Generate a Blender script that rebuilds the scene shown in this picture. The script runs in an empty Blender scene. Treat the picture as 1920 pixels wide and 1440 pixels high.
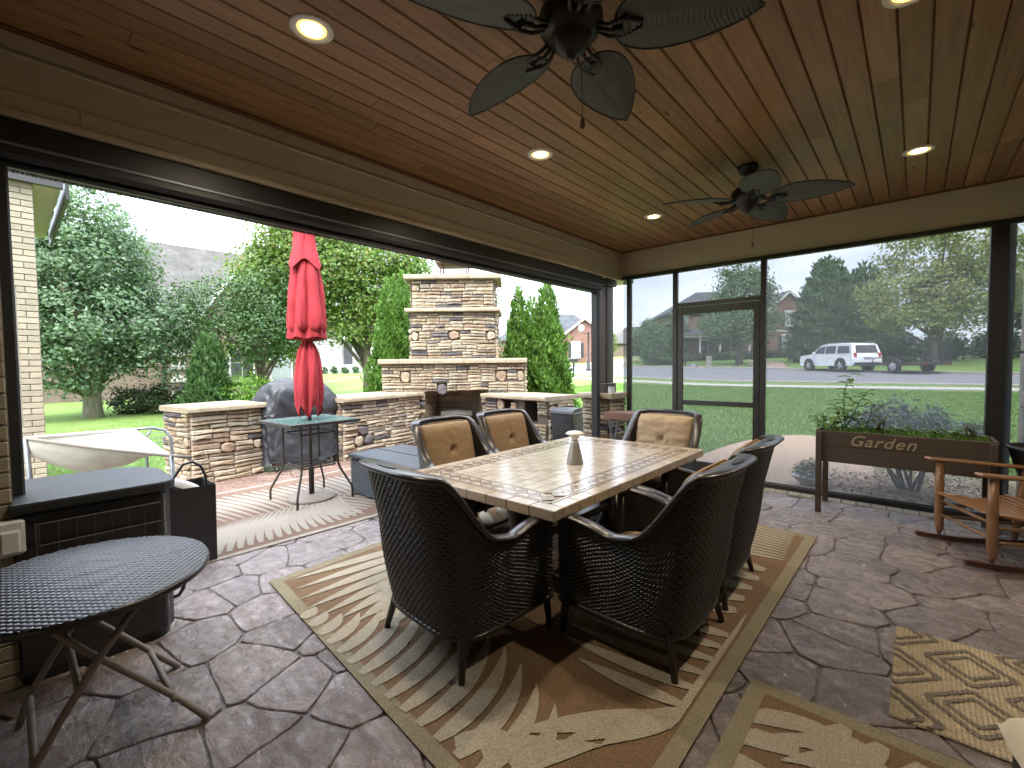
import bpy, math, random
import numpy as np
from mathutils import Vector, Matrix, noise
R = math.radians
rng = random.Random(7)
S = bpy.context.scene
C = S.collection

# ------------------------------------------------------------------ camera
EYE = 1.46
yaw, pitch, roll = R(-41.814), R(-2.349), R(-0.618)
fw = Vector((math.sin(yaw)*math.cos(pitch), math.cos(yaw)*math.cos(pitch), math.sin(pitch)))
rt = Vector((math.cos(yaw), -math.sin(yaw), 0)); up = rt.cross(fw)
rt2 = rt*math.cos(roll) + up*math.sin(roll); up2 = -rt*math.sin(roll) + up*math.cos(roll)
cam = bpy.data.cameras.new('camera'); camo = bpy.data.objects.new('camera', cam); C.objects.link(camo)
mw = Matrix((( rt2.x, up2.x, -fw.x, 0), (rt2.y, up2.y, -fw.y, 0), (rt2.z, up2.z, -fw.z, EYE), (0, 0, 0, 1)))
camo.matrix_world = mw
cam.sensor_width = 36; cam.lens = 848.6/1920*36; cam.clip_start = .02; cam.clip_end = 2000
S.camera = camo

# ------------------------------------------------------------------ sky, sun, exposure
W = bpy.data.worlds.new('World'); S.world = W; W.use_nodes = True
wn = W.node_tree.nodes; wl = W.node_tree.links; wn.clear()
SUN_EL, SUN_AZ = R(54), R(142)      # a veiled sun high behind the house
o_ = wn.new('ShaderNodeOutputWorld'); bg = wn.new('ShaderNodeBackground'); wl.new(bg.outputs[0], o_.inputs[0])
sky = wn.new('ShaderNodeTexSky'); sky.sky_type = 'NISHITA'; sky.sun_disc = False
sky.sun_elevation = SUN_EL; sky.sun_rotation = SUN_AZ
tc = wn.new('ShaderNodeTexCoord'); mp = wn.new('ShaderNodeMapping'); mp.inputs['Scale'].default_value = (1, 1, 2.6)
n1 = wn.new('ShaderNodeTexNoise'); n1.inputs['Scale'].default_value = 2.6; n1.inputs['Detail'].default_value = 7; n1.inputs['Roughness'].default_value = .55
wl.new(tc.outputs['Generated'], mp.inputs[0]); wl.new(mp.outputs[0], n1.inputs['Vector'])
rp = wn.new('ShaderNodeValToRGB'); wl.new(n1.outputs[0], rp.inputs[0])
rp.color_ramp.elements[0].position = .38; rp.color_ramp.elements[0].color = (.50, .56, .66, 1)
rp.color_ramp.elements[1].position = .68; rp.color_ramp.elements[1].color = (1.0, 1.0, 1.0, 1)
sc_ = wn.new('ShaderNodeVectorMath'); sc_.operation = 'MULTIPLY'; wl.new(rp.outputs[0], sc_.inputs[0]); sc_.inputs[1].default_value = (12.2, 12.5, 13.1)
# overcast luminance: the zenith three times as bright as the horizon
sz = wn.new('ShaderNodeSeparateXYZ'); wl.new(tc.outputs['Generated'], sz.inputs[0])
el = wn.new('ShaderNodeMapRange'); el.inputs['From Min'].default_value = 0; el.inputs['From Max'].default_value = 1; el.inputs['To Min'].default_value = .333; el.inputs['To Max'].default_value = 1
wl.new(sz.outputs[2], el.inputs[0])
ov = wn.new('ShaderNodeVectorMath'); ov.operation = 'SCALE'; wl.new(sc_.outputs[0], ov.inputs[0]); wl.new(el.outputs[0], ov.inputs[3]); sc_ = ov
mx = wn.new('ShaderNodeMix'); mx.data_type = 'RGBA'; mx.inputs['Factor'].default_value = .92
wl.new(sky.outputs[0], mx.inputs[6]); wl.new(sc_.outputs[0], mx.inputs[7]); wl.new(mx.outputs[2], bg.inputs[0])
bg.inputs[1].default_value = .15
sl = bpy.data.lights.new('sun', 'SUN'); sl.energy = 1.2; sl.angle = R(30); sl.color = (1, .96, .9)
so = bpy.data.objects.new('sun', sl); C.objects.link(so)
sd = Vector((math.sin(SUN_AZ)*math.cos(SUN_EL), math.cos(SUN_AZ)*math.cos(SUN_EL), math.sin(SUN_EL)))
so.rotation_euler = (-sd).to_track_quat('-Z', 'Y').to_euler(); so.location = (0, 0, 30)
S.view_settings.view_transform = 'Standard'; S.view_settings.look = 'None'
S.view_settings.exposure = 2.6; S.view_settings.gamma = 1
S.cycles.use_denoising = True; S.cycles.max_bounces = 5; S.cycles.diffuse_bounces = 4
S.cycles.use_adaptive_sampling = True; S.cycles.adaptive_threshold = .03
S.cycles.glossy_bounces = 3; S.cycles.transparent_max_bounces = 24; S.cycles.transmission_bounces = 6
S.cycles.caustics_reflective = False; S.cycles.caustics_refractive = False
S.cycles.sample_clamp_indirect = 6

# ------------------------------------------------------------------ helpers
class MB:
    def __init__(s): s.v = []; s.f = []; s.m = []
    def add(s, vs, fs, m=0):
        o = len(s.v); s.v.extend([tuple(p) for p in vs]); s.f.extend([tuple(i+o for i in q) for q in fs]); s.m.extend([m]*len(fs)); return s
    def box(s, x0, x1, y0, y1, z0, z1, m=0):
        return s.add([(x0,y0,z0),(x1,y0,z0),(x1,y1,z0),(x0,y1,z0),(x0,y0,z1),(x1,y0,z1),(x1,y1,z1),(x0,y1,z1)],
                     [(0,3,2,1),(4,5,6,7),(0,1,5,4),(1,2,6,5),(2,3,7,6),(3,0,4,7)], m)
    def cbox(s, x0, x1, y0, y1, z0, z1, b=.008, m=0):     # box with chamfered edges
        vs = []; X = (x0, x1); Y = (y0, y1); Z = (z0, z1)
        idx = {}
        for i in (0,1):
            for j in (0,1):
                for k in (0,1):
                    sx, sy, sz = (1,-1)[i], (1,-1)[j], (1,-1)[k]
                    idx[i,j,k,0] = len(vs); vs.append((X[i], Y[j]+sy*b, Z[k]+sz*b))
                    idx[i,j,k,1] = len(vs); vs.append((X[i]+sx*b, Y[j], Z[k]+sz*b))
                    idx[i,j,k,2] = len(vs); vs.append((X[i]+sx*b, Y[j]+sy*b, Z[k]))
        fs = []
        for a in (0,1):
            q = [(a,0,0),(a,1,0),(a,1,1),(a,0,1)]; fs.append([idx[c+(0,)] for c in (q if a else q[::-1])])
            q = [(0,a,0),(0,a,1),(1,a,1),(1,a,0)]; fs.append([idx[c+(1,)] for c in (q if a else q[::-1])])
            q = [(0,0,a),(1,0,a),(1,1,a),(0,1,a)]; fs.append([idx[c+(2,)] for c in (q if a else q[::-1])])
        for a in (0,1):
            for b2 in (0,1):
                fs.append([idx[a,b2,0,0], idx[a,b2,1,0], idx[a,b2,1,1], idx[a,b2,0,1]])
                fs.append([idx[a,0,b2,0], idx[a,1,b2,0], idx[a,1,b2,2], idx[a,0,b2,2]])
                fs.append([idx[0,a,b2,1], idx[1,a,b2,1], idx[1,a,b2,2], idx[0,a,b2,2]])
        for i in (0,1):
            for j in (0,1):
                for k in (0,1): fs.append([idx[i,j,k,0], idx[i,j,k,1], idx[i,j,k,2]])
        return s.add(vs, fs, m)
    def prism(s, poly, z0, z1, m=0):
        n = len(poly)
        return s.add([(x,y,z0) for x,y in poly]+[(x,y,z1) for x,y in poly],
                     [tuple(range(n))[::-1], tuple(range(n,2*n))]+[(i,(i+1)%n,n+(i+1)%n,n+i) for i in range(n)], m)
    def extr(s, poly, a0, a1, axis='y', m=0):    # poly in the two other axes
        if axis == 'y': f = lambda p, a: (p[0], a, p[1])
        else: f = lambda p, a: (a, p[0], p[1])
        n = len(poly)
        return s.add([f(p,a0) for p in poly]+[f(p,a1) for p in poly],
                     [tuple(range(n)), tuple(range(n,2*n))[::-1]]+[(i,n+i,n+(i+1)%n,(i+1)%n) for i in range(n)], m)
    def tube(s, pts, r, n=8, cap=True, m=0, closed=False, flat=None):
        pts = [Vector(p) for p in pts]; k = len(pts)
        rs = r if isinstance(r, (list, tuple)) else [r]*k
        vs = []; prev = None
        for i, p in enumerate(pts):
            if closed: t = pts[(i+1)%k]-pts[i-1]
            else: t = pts[min(i+1,k-1)]-pts[max(i-1,0)]
            t = t.normalized() if t.length > 1e-9 else Vector((0,0,1))
            if prev is None:
                a = Vector((0,0,1)) if abs(t.z) < .9 else Vector((1,0,0))
                u = t.cross(a).normalized()
            else:
                u = prev - t*prev.dot(t); u = u.normalized() if u.length > 1e-6 else t.orthogonal().normalized()
            prev = u; w = t.cross(u)
            for j in range(n):
                a = 2*math.pi*j/n
                vs.append(p + (u*math.cos(a) + w*math.sin(a)*(flat or 1))*rs[i])
        fs = []
        for i in range(k if closed else k-1):
            i2 = (i+1)%k
            for j in range(n): fs.append((i*n+j, i*n+(j+1)%n, i2*n+(j+1)%n, i2*n+j))
        if cap and not closed: fs += [tuple(range(n))[::-1], tuple(range((k-1)*n, k*n))]
        return s.add(vs, fs, m)
    def lathe(s, prof, n=24, c=(0,0,0), m=0, sx=1, sy=1):
        k = len(prof); vs = []
        for r_, z in prof:
            for j in range(n):
                a = 2*math.pi*j/n; vs.append((c[0]+sx*r_*math.cos(a), c[1]+sy*r_*math.sin(a), c[2]+z))
        fs = []
        for i in range(k-1):
            for j in range(n): fs.append((i*n+j, i*n+(j+1)%n, (i+1)*n+(j+1)%n, (i+1)*n+j))
        if prof[0][0] > 1e-6: fs.append(tuple(range(n))[::-1])
        if prof[-1][0] > 1e-6: fs.append(tuple(range((k-1)*n, k*n)))
        return s.add(vs, fs, m)
    def grid(s, fn, nu, nv, m=0, closed=False):
        vs = [fn(i/nu, j/nv) for j in range(nv+1) for i in range(nu+1)]
        return s.add(vs, [(j*(nu+1)+i, j*(nu+1)+i+1, (j+1)*(nu+1)+i+1, (j+1)*(nu+1)+i) for j in range(nv) for i in range(nu)], m)
    def xf(s, mat):
        s.v = [tuple(mat @ Vector(p)) for p in s.v]; return s
    def mesh(s, name, mats, smooth=False):
        me = bpy.data.meshes.new(name); me.from_pydata(s.v, [], s.f)
        for m in (mats if isinstance(mats, (list, tuple)) else [mats]): me.materials.append(m)
        if any(s.m): me.polygons.foreach_set('material_index', s.m)
        if smooth: me.polygons.foreach_set('use_smooth', [True]*len(me.polygons))
        me.update(); return me
    def build(s, name, mats, parent=None, smooth=False, bevel=0, **kw):
        return link(name, s.mesh(name, mats, smooth), parent, bevel=bevel, **kw)

def link(name, me, parent=None, loc=None, rz=None, bevel=0, label=None, cat=None, group=None, kind=None):
    o = bpy.data.objects.new(name, me); C.objects.link(o)
    if parent is not None: o.parent = parent
    if loc is not None: o.location = loc
    if rz is not None: o.rotation_euler = (0, 0, rz)
    if bevel:
        b = o.modifiers.new('bevel', 'BEVEL'); b.width = bevel; b.segments = 2; b.limit_method = 'ANGLE'; b.angle_limit = R(40)
    if label: o['label'] = label
    if cat: o['category'] = cat
    if group: o['group'] = group
    if kind: o['kind'] = kind
    return o
def thing(name, label, cat, loc=(0,0,0), rz=0, group=None):
    return link(name, None, None, loc, rz, label=label, cat=cat, group=group)
def dup(o, parent=None, loc=None, rz=None, label=None):
    c = o.copy(); C.objects.link(c)
    if parent is not None: c.parent = parent
    if loc is not None: c.location = loc
    if rz is not None: c.rotation_euler = (0, 0, rz)
    if label: c['label'] = label
    for ch in list(o.children): dup(ch, c)
    return c
def smoothstep(a, b, x):
    t = max(0, min(1, (x-a)/(b-a))); return t*t*(3-2*t)
def smooth_by_angle(me, deg=40):
    me.polygons.foreach_set('use_smooth', [True]*len(me.polygons))
    try: me.set_sharp_from_angle(angle=R(deg))
    except Exception: pass

# ------------------------------------------------------------------ materials
def newmat(name):
    m = bpy.data.materials.new(name); m.use_nodes = True; nt = m.node_tree
    b = nt.nodes['Principled BSDF']; return m, nt, b
def N(nt, t, **kw):
    n = nt.nodes.new(t)
    for k, v in kw.items():
        if k in n.inputs: n.inputs[k].default_value = v
        else: setattr(n, k, v)
    return n
def mixc(nt, fac, a, b, mode='MIX'):
    n = nt.nodes.new('ShaderNodeMix'); n.data_type = 'RGBA'; n.blend_type = mode
    for i, x in ((0, fac), (6, a), (7, b)):
        if hasattr(x, 'links') or hasattr(x, 'is_linked'): nt.links.new(x, n.inputs[i])
        elif i == 0: n.inputs[0].default_value = x
        else: n.inputs[i].default_value = tuple(x) + ((1,) if len(x) == 3 else ())
    return n.outputs[2]
def ramp(nt, src, *stops, interp='LINEAR'):
    n = nt.nodes.new('ShaderNodeValToRGB'); e = n.color_ramp.elements; n.color_ramp.interpolation = interp
    while len(e) < len(stops): e.new(.5)
    for i, (p, c) in enumerate(stops):
        e[i].position = p; e[i].color = tuple(c)+(1,) if not isinstance(c, (int, float)) else (c, c, c, 1)
    nt.links.new(src, n.inputs[0]); return n.outputs[0]
def coords(nt, scale=(1,1,1), which='Object', rot=(0,0,0)):
    t = nt.nodes.new('ShaderNodeTexCoord'); m = nt.nodes.new('ShaderNodeMapping'); m.inputs['Scale'].default_value = scale; m.inputs['Rotation'].default_value = rot
    nt.links.new(t.outputs[which], m.inputs[0]); return m.outputs[0]
def worldpos(nt, scale=(1,1,1), rot=(0,0,0)):
    t = nt.nodes.new('ShaderNodeNewGeometry'); m = nt.nodes.new('ShaderNodeMapping'); m.inputs['Scale'].default_value = scale; m.inputs['Rotation'].default_value = rot
    nt.links.new(t.outputs['Position'], m.inputs[0]); return m.outputs[0]
def tex(nt, v, scale, detail=4, rough=.55, dist=0):
    n = N(nt, 'ShaderNodeTexNoise'); n.inputs['Scale'].default_value = scale; n.inputs['Detail'].default_value = detail
    n.inputs['Roughness'].default_value = rough; n.inputs['Distortion'].default_value = dist
    nt.links.new(v, n.inputs['Vector']); return n.outputs[0]
def bumpto(nt, b, h, strength=.3, dist=.01, prev=None):
    n = N(nt, 'ShaderNodeBump'); n.inputs['Strength'].default_value = strength; n.inputs['Distance'].default_value = dist
    nt.links.new(h, n.inputs['Height'])
    if prev is not None: nt.links.new(prev, n.inputs['Normal'])
    nt.links.new(n.outputs[0], b.inputs['Normal']); return n.outputs[0]
def objrand(nt): return nt.nodes.new('ShaderNodeObjectInfo').outputs['Random']
def PM(name, c1, c2=None, rough=.6, metal=0, scale=8, stretch=(1,1,1), rnd=0, bump=0, bscale=60, bdist=.004, spec=.5, wp=False, coat=0, rvar=0):
    """plain procedural material: two-tone noise, per-object brightness, fine relief"""
    m, nt, b = newmat(name); v = worldpos(nt, stretch) if wp else coords(nt, stretch)
    c2 = c2 or tuple(x*.78 for x in c1)
    t = tex(nt, v, scale, 5)
    col = mixc(nt, ramp(nt, t, (.3, 0), (.7, 1)), c1, c2)
    if rnd:
        r_ = objrand(nt); k = N(nt, 'ShaderNodeMapRange'); k.inputs['To Min'].default_value = 1-rnd; k.inputs['To Max'].default_value = 1+rnd
        nt.links.new(r_, k.inputs[0]); col = mixc(nt, 1., col, k.outputs[0], 'MULTIPLY')
    nt.links.new(col, b.inputs['Base Color'])
    b.inputs['Roughness'].default_value = rough; b.inputs['Metallic'].default_value = metal; b.inputs['Specular IOR Level'].default_value = spec
    if coat: b.inputs['Coat Weight'].default_value = coat; b.inputs['Coat Roughness'].default_value = .1
    if rvar:
        nt.links.new(ramp(nt, tex(nt, v, scale*2.3, 3), (.3, max(0, rough-rvar)), (.7, min(1, rough+rvar))), b.inputs['Roughness'])
    if bump: bumpto(nt, b, tex(nt, v, bscale, 4), bump, bdist)
    return m
def leafmat(name, cols, rough=.5, trans=.35):
    m, nt, b = newmat(name)
    g = nt.nodes.new('ShaderNodeNewGeometry')
    col = ramp(nt, g.outputs['Random Per Island'], *[(i/(len(cols)-1) if len(cols) > 1 else 0, c) for i, c in enumerate(cols)])
    nt.links.new(col, b.inputs['Base Color']); b.inputs['Roughness'].default_value = rough; b.inputs['Specular IOR Level'].default_value = .35
    if trans < .1: return m
    tr = N(nt, 'ShaderNodeBsdfTranslucent'); nt.links.new(mixc(nt, 1., col, (1.15, 1.25, .7), 'MULTIPLY'), tr.inputs[0])
    mx = N(nt, 'ShaderNodeMixShader'); mx.inputs[0].default_value = trans
    nt.links.new(b.outputs[0], mx.inputs[1]); nt.links.new(tr.outputs[0], mx.inputs[2])
    nt.links.new(mx.outputs[0], nt.nodes['Material Output'].inputs[0]); return m
def brickmat(name, c1, c2, mortar, bw=.21, bh=.072, ms=.012, var=.25, wp=False):
    m, nt, b = newmat(name)
    t = nt.nodes.new('ShaderNodeTexCoord'); s = nt.nodes.new('ShaderNodeSeparateXYZ'); nt.links.new(t.outputs['Object'], s.inputs[0])
    ad = N(nt, 'ShaderNodeMath', operation='ADD'); nt.links.new(s.outputs[0], ad.inputs[0]); nt.links.new(s.outputs[1], ad.inputs[1])
    cb = nt.nodes.new('ShaderNodeCombineXYZ'); nt.links.new(ad.outputs[0], cb.inputs[0]); nt.links.new(s.outputs[2], cb.inputs[1])
    k = nt.nodes.new('ShaderNodeTexBrick'); nt.links.new(cb.outputs[0], k.inputs['Vector'])
    k.inputs['Color1'].default_value = c1+(1,); k.inputs['Color2'].default_value = c2+(1,); k.inputs['Mortar'].default_value = mortar+(1,)
    k.inputs['Scale'].default_value = 1; k.inputs['Brick Width'].default_value = bw; k.inputs['Row Height'].default_value = bh; k.inputs['Mortar Size'].default_value = ms
    n = tex(nt, t.outputs['Object'], 1.3, 5)
    col = mixc(nt, 1., k.outputs[0], ramp(nt, n, (.3, 1-var), (.7, 1+var)), 'MULTIPLY')
    nt.links.new(col, b.inputs['Base Color']); b.inputs['Roughness'].default_value = .85
    iv = N(nt, 'ShaderNodeMath', operation='SUBTRACT'); iv.inputs[0].default_value = 1; nt.links.new(k.outputs['Fac'], iv.inputs[1])
    bumpto(nt, b, iv.outputs[0], .5, .008)
    return m

M = {}
def wood_ceiling():
    m, nt, b = newmat('stained_pine'); r_ = objrand(nt)
    v0 = coords(nt, (1,1,1)); ad = N(nt, 'ShaderNodeVectorMath', operation='ADD'); nt.links.new(v0, ad.inputs[0])
    sc = N(nt, 'ShaderNodeVectorMath', operation='SCALE'); nt.links.new(r_, sc.inputs[3]); sc.inputs[0].default_value = (31, 57, 11); nt.links.new(sc.outputs[0], ad.inputs[1])
    st = N(nt, 'ShaderNodeMapping'); st.inputs['Scale'].default_value = (14, .9, 14); nt.links.new(ad.outputs[0], st.inputs[0])
    g = tex(nt, st.outputs[0], 2.2, 7, .6, .6)
    col = ramp(nt, g, (.25, (.185, .098, .041)), (.5, (.275, .152, .068)), (.78, (.35, .205, .098)))
    k = N(nt, 'ShaderNodeMapRange'); k.inputs['To Min'].default_value = .82; k.inputs['To Max'].default_value = 1.18; nt.links.new(r_, k.inputs[0])
    col = mixc(nt, 1., col, k.outputs[0], 'MULTIPLY')
    kv = N(nt, 'ShaderNodeMapping'); kv.inputs['Scale'].default_value = (5.5, 1.5, 1); nt.links.new(ad.outputs[0], kv.inputs[0])
    vo = N(nt, 'ShaderNodeTexVoronoi'); vo.inputs['Scale'].default_value = 1.15; nt.links.new(kv.outputs[0], vo.inputs['Vector'])
    kn = ramp(nt, vo.outputs['Distance'], (.035, 1.), (.09, 0.))
    col = mixc(nt, kn, col, (.035, .015, .007))
    nt.links.new(col, b.inputs['Base Color']); b.inputs['Roughness'].default_value = .42; b.inputs['Specular IOR Level'].default_value = .4
    bumpto(nt, b, g, .15, .003); return m
M['ceil'] = wood_ceiling()
M['beam'] = PM('tan_painted_beam', (.50, .45, .35), (.47, .42, .325), rough=.6, scale=3, bump=.08, bscale=40)
M['beam_lt'] = PM('tan_painted_trim', (.54, .48, .35), (.50, .44, .32), rough=.5, scale=5)
M['redwood'] = PM('red_stained_trim', (.18, .07, .028), (.13, .05, .02), rough=.5, scale=6, stretch=(1,6,6))
M['black'] = PM('black_aluminium', (.014, .014, .016), (.02, .02, .022), rough=.42, scale=10, bump=.03, bscale=200, bdist=.001)
M['bronze'] = PM('dark_bronze_aluminium', (.024, .022, .021), (.03, .027, .025), rough=.4, scale=12)
M['darkwood'] = PM('dark_stained_post', (.035, .017, .010), (.02, .010, .007), rough=.5, scale=5, stretch=(8,8,.6), bump=.15, bscale=20)
M['white'] = PM('white_paint', (.72, .72, .70), (.66, .66, .64), rough=.5, scale=6)
M['whiteplastic'] = PM('white_plastic', (.62, .63, .62), (.55, .57, .56), rough=.35, scale=9)
M['cream'] = PM('cream_brick', (.29, .255, .185), (.24, .205, .145), rough=.85, scale=14, rnd=.14, bump=.4, bscale=90, bdist=.003)
M['cream_mortar'] = PM('pale_mortar', (.27, .25, .21), rough=.9, scale=20)
M['creamwall'] = brickmat('cream_brickwork', (.46, .40, .30), (.40, .34, .25), (.42, .39, .33))
def stamped():
    m, nt, b = newmat('stamped_concrete'); r_ = objrand(nt); v = worldpos(nt)
    a = tex(nt, v, 2.1, 6, .62); c = tex(nt, v, 13, 6, .65, .5)
    col = ramp(nt, a, (.28, (.20, .16, .148)), (.5, (.295, .24, .225)), (.72, (.375, .31, .285)))
    col = mixc(nt, ramp(nt, c, (.38, .0), (.64, .8)), col, (.125, .095, .09))
    k = N(nt, 'ShaderNodeMapRange'); k.inputs['To Min'].default_value = .8; k.inputs['To Max'].default_value = 1.22; nt.links.new(r_, k.inputs[0])
    col = mixc(nt, 1., col, k.outputs[0], 'MULTIPLY')
    # the open side of the slab was stained redder and keeps more of its stain
    sx = N(nt, 'ShaderNodeSeparateXYZ'); nt.links.new(v, sx.inputs[0])
    mr = N(nt, 'ShaderNodeMapRange'); mr.inputs['From Min'].default_value = -3.9; mr.inputs['From Max'].default_value = -5.6; nt.links.new(sx.outputs[0], mr.inputs[0])
    col = mixc(nt, mr.outputs[0], col, mixc(nt, 1., col, (1.2, .92, .76), 'MULTIPLY'))
    nt.links.new(col, b.inputs['Base Color'])
    nt.links.new(ramp(nt, c, (.3, .17), (.7, .38)), b.inputs['Roughness'])
    b.inputs['Specular IOR Level'].default_value = .8; b.inputs['Coat Weight'].default_value = 1.; b.inputs['Coat Roughness'].default_value = .10
    d = bumpto(nt, b, tex(nt, worldpos(nt, (1, 1.7, 1), (0,0,.6)), 7, 8, .70, 1.8), .7, .04)
    e = bumpto(nt, b, tex(nt, worldpos(nt, (1, 1.5, 1), (0,0,.5)), 20, 7, .62, 1.2), .42, .010, d); nt.links.new(e, b.inputs['Coat Normal']); return m
M['stone_floor'] = stamped()
M['joint'] = PM('dark_joint', (.065, .05, .045), (.09, .072, .065), rough=.6, scale=20, wp=True, bump=.3, bscale=80)
M['slabedge'] = PM('pale_concrete_edge', (.30, .26, .19), (.24, .21, .15), rough=.8, scale=9, wp=True, bump=.3, bscale=90)
def weave(name, c1, c2, sc=260, amt=.5, big=2.5):
    m, nt, b = newmat(name); v = worldpos(nt)
    w = N(nt, 'ShaderNodeTexWave'); w.inputs['Scale'].default_value = sc*.16; w.inputs['Distortion'].default_value = 1.2; w.inputs['Detail'].default_value = 2; w.inputs['Detail Scale'].default_value = 3
    nt.links.new(v, w.inputs['Vector'])
    t = tex(nt, v, big, 5); f_ = tex(nt, v, 170, 3, .7)
    col = mixc(nt, ramp(nt, t, (.3, 0), (.7, 1)), c1, c2)
    col = mixc(nt, 1., col, ramp(nt, f_, (.3, .62), (.7, 1.34)), 'MULTIPLY')
    nt.links.new(col, b.inputs['Base Color']); b.inputs['Roughness'].default_value = .92; b.inputs['Specular IOR Level'].default_value = .2
    d = bumpto(nt, b, w.outputs[1], amt, .003); bumpto(nt, b, f_, .8, .004, d); return m
M['rug_brown'] = weave('brown_woven_rug', (.195, .125, .072), (.165, .103, .058))
M['rug_leaf'] = weave('beige_woven_leaf', (.38, .335, .255), (.33, .285, .21))
M['rug_edge'] = weave('olive_beige_binding', (.27, .235, .155), (.23, .195, .125), sc=400)
M['rug_edge2'] = weave('dark_rug_edge', (.07, .04, .02), (.055, .03, .017))
M['rug3_base'] = weave('faded_brown_rug', (.19, .125, .092), (.155, .10, .074))
M['rug3_leaf'] = weave('faded_cream_leaf', (.31, .275, .23), (.265, .235, .195))
M['jute'] = weave('jute_braid', (.52, .44, .32), (.43, .36, .255), sc=120, amt=1, big=30)
M['jute_dk'] = weave('dark_jute_braid', (.15, .125, .10), (.185, .155, .125), sc=120, amt=1, big=30)
def wicker():
    m, nt, b = newmat('black_resin_wicker'); v = coords(nt)
    t = tex(nt, v, 60, 3)
    nt.links.new(ramp(nt, t, (.3, (.009, .008, .008)), (.7, (.020, .018, .018))), b.inputs['Base Color'])
    b.inputs['Roughness'].default_value = .3; b.inputs['Specular IOR Level'].default_value = .6; return m
M['wicker'] = wicker()
M['rail'] = PM('dark_brown_cast_frame', (.020, .016, .015), (.03, .024, .021), rough=.28, scale=9, bump=.06, bscale=90, bdist=.002)
M['cushion'] = PM('tan_cushion_fabric', (.30, .205, .12), (.255, .17, .098), rough=.9, scale=4, bump=.5, bscale=500, bdist=.0015, spec=.2)
M['cushion_lt'] = PM('pale_tan_cushion_fabric', (.40, .30, .195), (.34, .25, .16), rough=.9, scale=4, bump=.5, bscale=500, bdist=.0015, spec=.2)
M['cream_fab'] = PM('cream_cushion_fabric', (.55, .50, .39), (.5, .45, .34), rough=.9, scale=5, bump=.4, bscale=400, bdist=.001)
def travertine(name, c1, c2, c3):
    m, nt, b = newmat(name); r_ = objrand(nt); v = coords(nt)
    a = tex(nt, v, 9, 6, .65, .7); c = tex(nt, v, 60, 4)
    col = ramp(nt, a, (.25, c3), (.5, c1), (.75, c2))
    k = N(nt, 'ShaderNodeMapRange'); k.inputs['To Min'].default_value = .87; k.inputs['To Max'].default_value = 1.12; nt.links.new(r_, k.inputs[0])
    col = mixc(nt, 1., col, k.outputs[0], 'MULTIPLY')
    nt.links.new(col, b.inputs['Base Color']); nt.links.new(ramp(nt, a, (.3, .14), (.7, .28)), b.inputs['Roughness'])
    b.inputs['Specular IOR Level'].default_value = .6
    bumpto(nt, b, c, .12, .002); return m
M['tile'] = travertine('cream_travertine', (.42, .37, .305), (.455, .405, .335), (.375, .33, .27))
M['tile_dk'] = travertine('tan_travertine', (.20, .155, .12), (.24, .185, .145), (.155, .12, .09))
M['tile_md'] = travertine('beige_travertine', (.35, .30, .24), (.385, .33, .265), (.315, .265, .21))
M['tile_edge'] = travertine('honey_travertine_edge', (.37, .305, .225), (.41, .34, .255), (.315, .255, .185))
M['grout'] = PM('brown_grout', (.33, .28, .22), rough=.8, scale=40)
STC = [((.42,.33,.21),(.28,.20,.11)), ((.47,.39,.265),(.33,.25,.15)), ((.35,.24,.155),(.26,.165,.095)), ((.33,.28,.19),(.24,.195,.13)), ((.13,.112,.112),(.085,.073,.076)), ((.20,.165,.14),(.14,.11,.095)), ((.43,.365,.265),(.31,.24,.155))]
STC = [tuple(tuple(.82*x+.18*(.3*c[0]+.59*c[1]+.11*c[2]) for x in c) for c in pr_) for pr_ in STC]
M['st'] = [PM('ledgestone_%s' % n, tuple(x*.86 for x in a), tuple(x*.78 for x in b_), rough=.88, scale=9, rnd=.14, bump=1., bscale=17, bdist=.02) for n, (a, b_) in zip(('tan','cream','russet','olive','slate','umber','buff'), STC)]
M['mortar'] = PM('dark_mortar', (.10, .08, .06), (.07, .055, .04), rough=.95, scale=20, bump=.4, bscale=60)
M['cap'] = PM('cast_stone_cap', (.31, .26, .18), (.235, .19, .13), rough=.8, scale=6, rnd=.08, bump=.5, bscale=30, bdist=.008)
M['firebrick'] = PM('sooty_firebrick', (.24, .19, .125), (.17, .13, .085), rough=.9, scale=6, rnd=.2, bump=.3, bscale=50)
M['soot'] = PM('soot', (.02, .018, .016), rough=.95)
M['log'] = PM('grey_log', (.22, .20, .18), (.11, .10, .09), rough=.9, scale=9, stretch=(1,6,6), bump=.7, bscale=20, bdist=.01)
M['copper'] = PM('brown_chimney_metal', (.15, .085, .05), (.10, .06, .04), rough=.55, metal=.5, scale=8)
M['red'] = PM('red_umbrella_canvas', (.38, .040, .050), (.28, .024, .032), rough=.88, scale=3, bump=.6, bscale=30, bdist=.006, spec=.25)
M['grillcover'] = PM('black_vinyl_cover', (.016, .017, .020), (.024, .026, .030), rough=.46, scale=7, bump=.3, bscale=14, bdist=.01)
M['wire'] = PM('dark_wire', (.10, .10, .10), rough=.4, metal=.6)
M['steel'] = PM('dull_steel', (.45, .46, .47), rough=.35, metal=.9, scale=9)
M['brown_metal'] = PM('brown_powder_coated_steel', (.033, .027, .024), (.045, .037, .033), rough=.45, scale=12)
M['taupe'] = PM('taupe_resin_base', (.22, .185, .155), (.18, .15, .125), rough=.6, scale=12)
M['rocker'] = PM('varnished_maple', (.27, .145, .068), (.19, .098, .045), rough=.32, scale=7, stretch=(3,3,3), bump=.1, bscale=30, coat=.3)
M['rocker_dk'] = PM('varnished_dark_runner', (.085, .028, .014), (.06, .02, .01), rough=.35, scale=7)
M['planter'] = PM('weathered_brown_board', (.060, .042, .028), (.04, .028, .018), rough=.65, scale=5, stretch=(.8,8,8), bump=.3, bscale=20)
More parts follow.
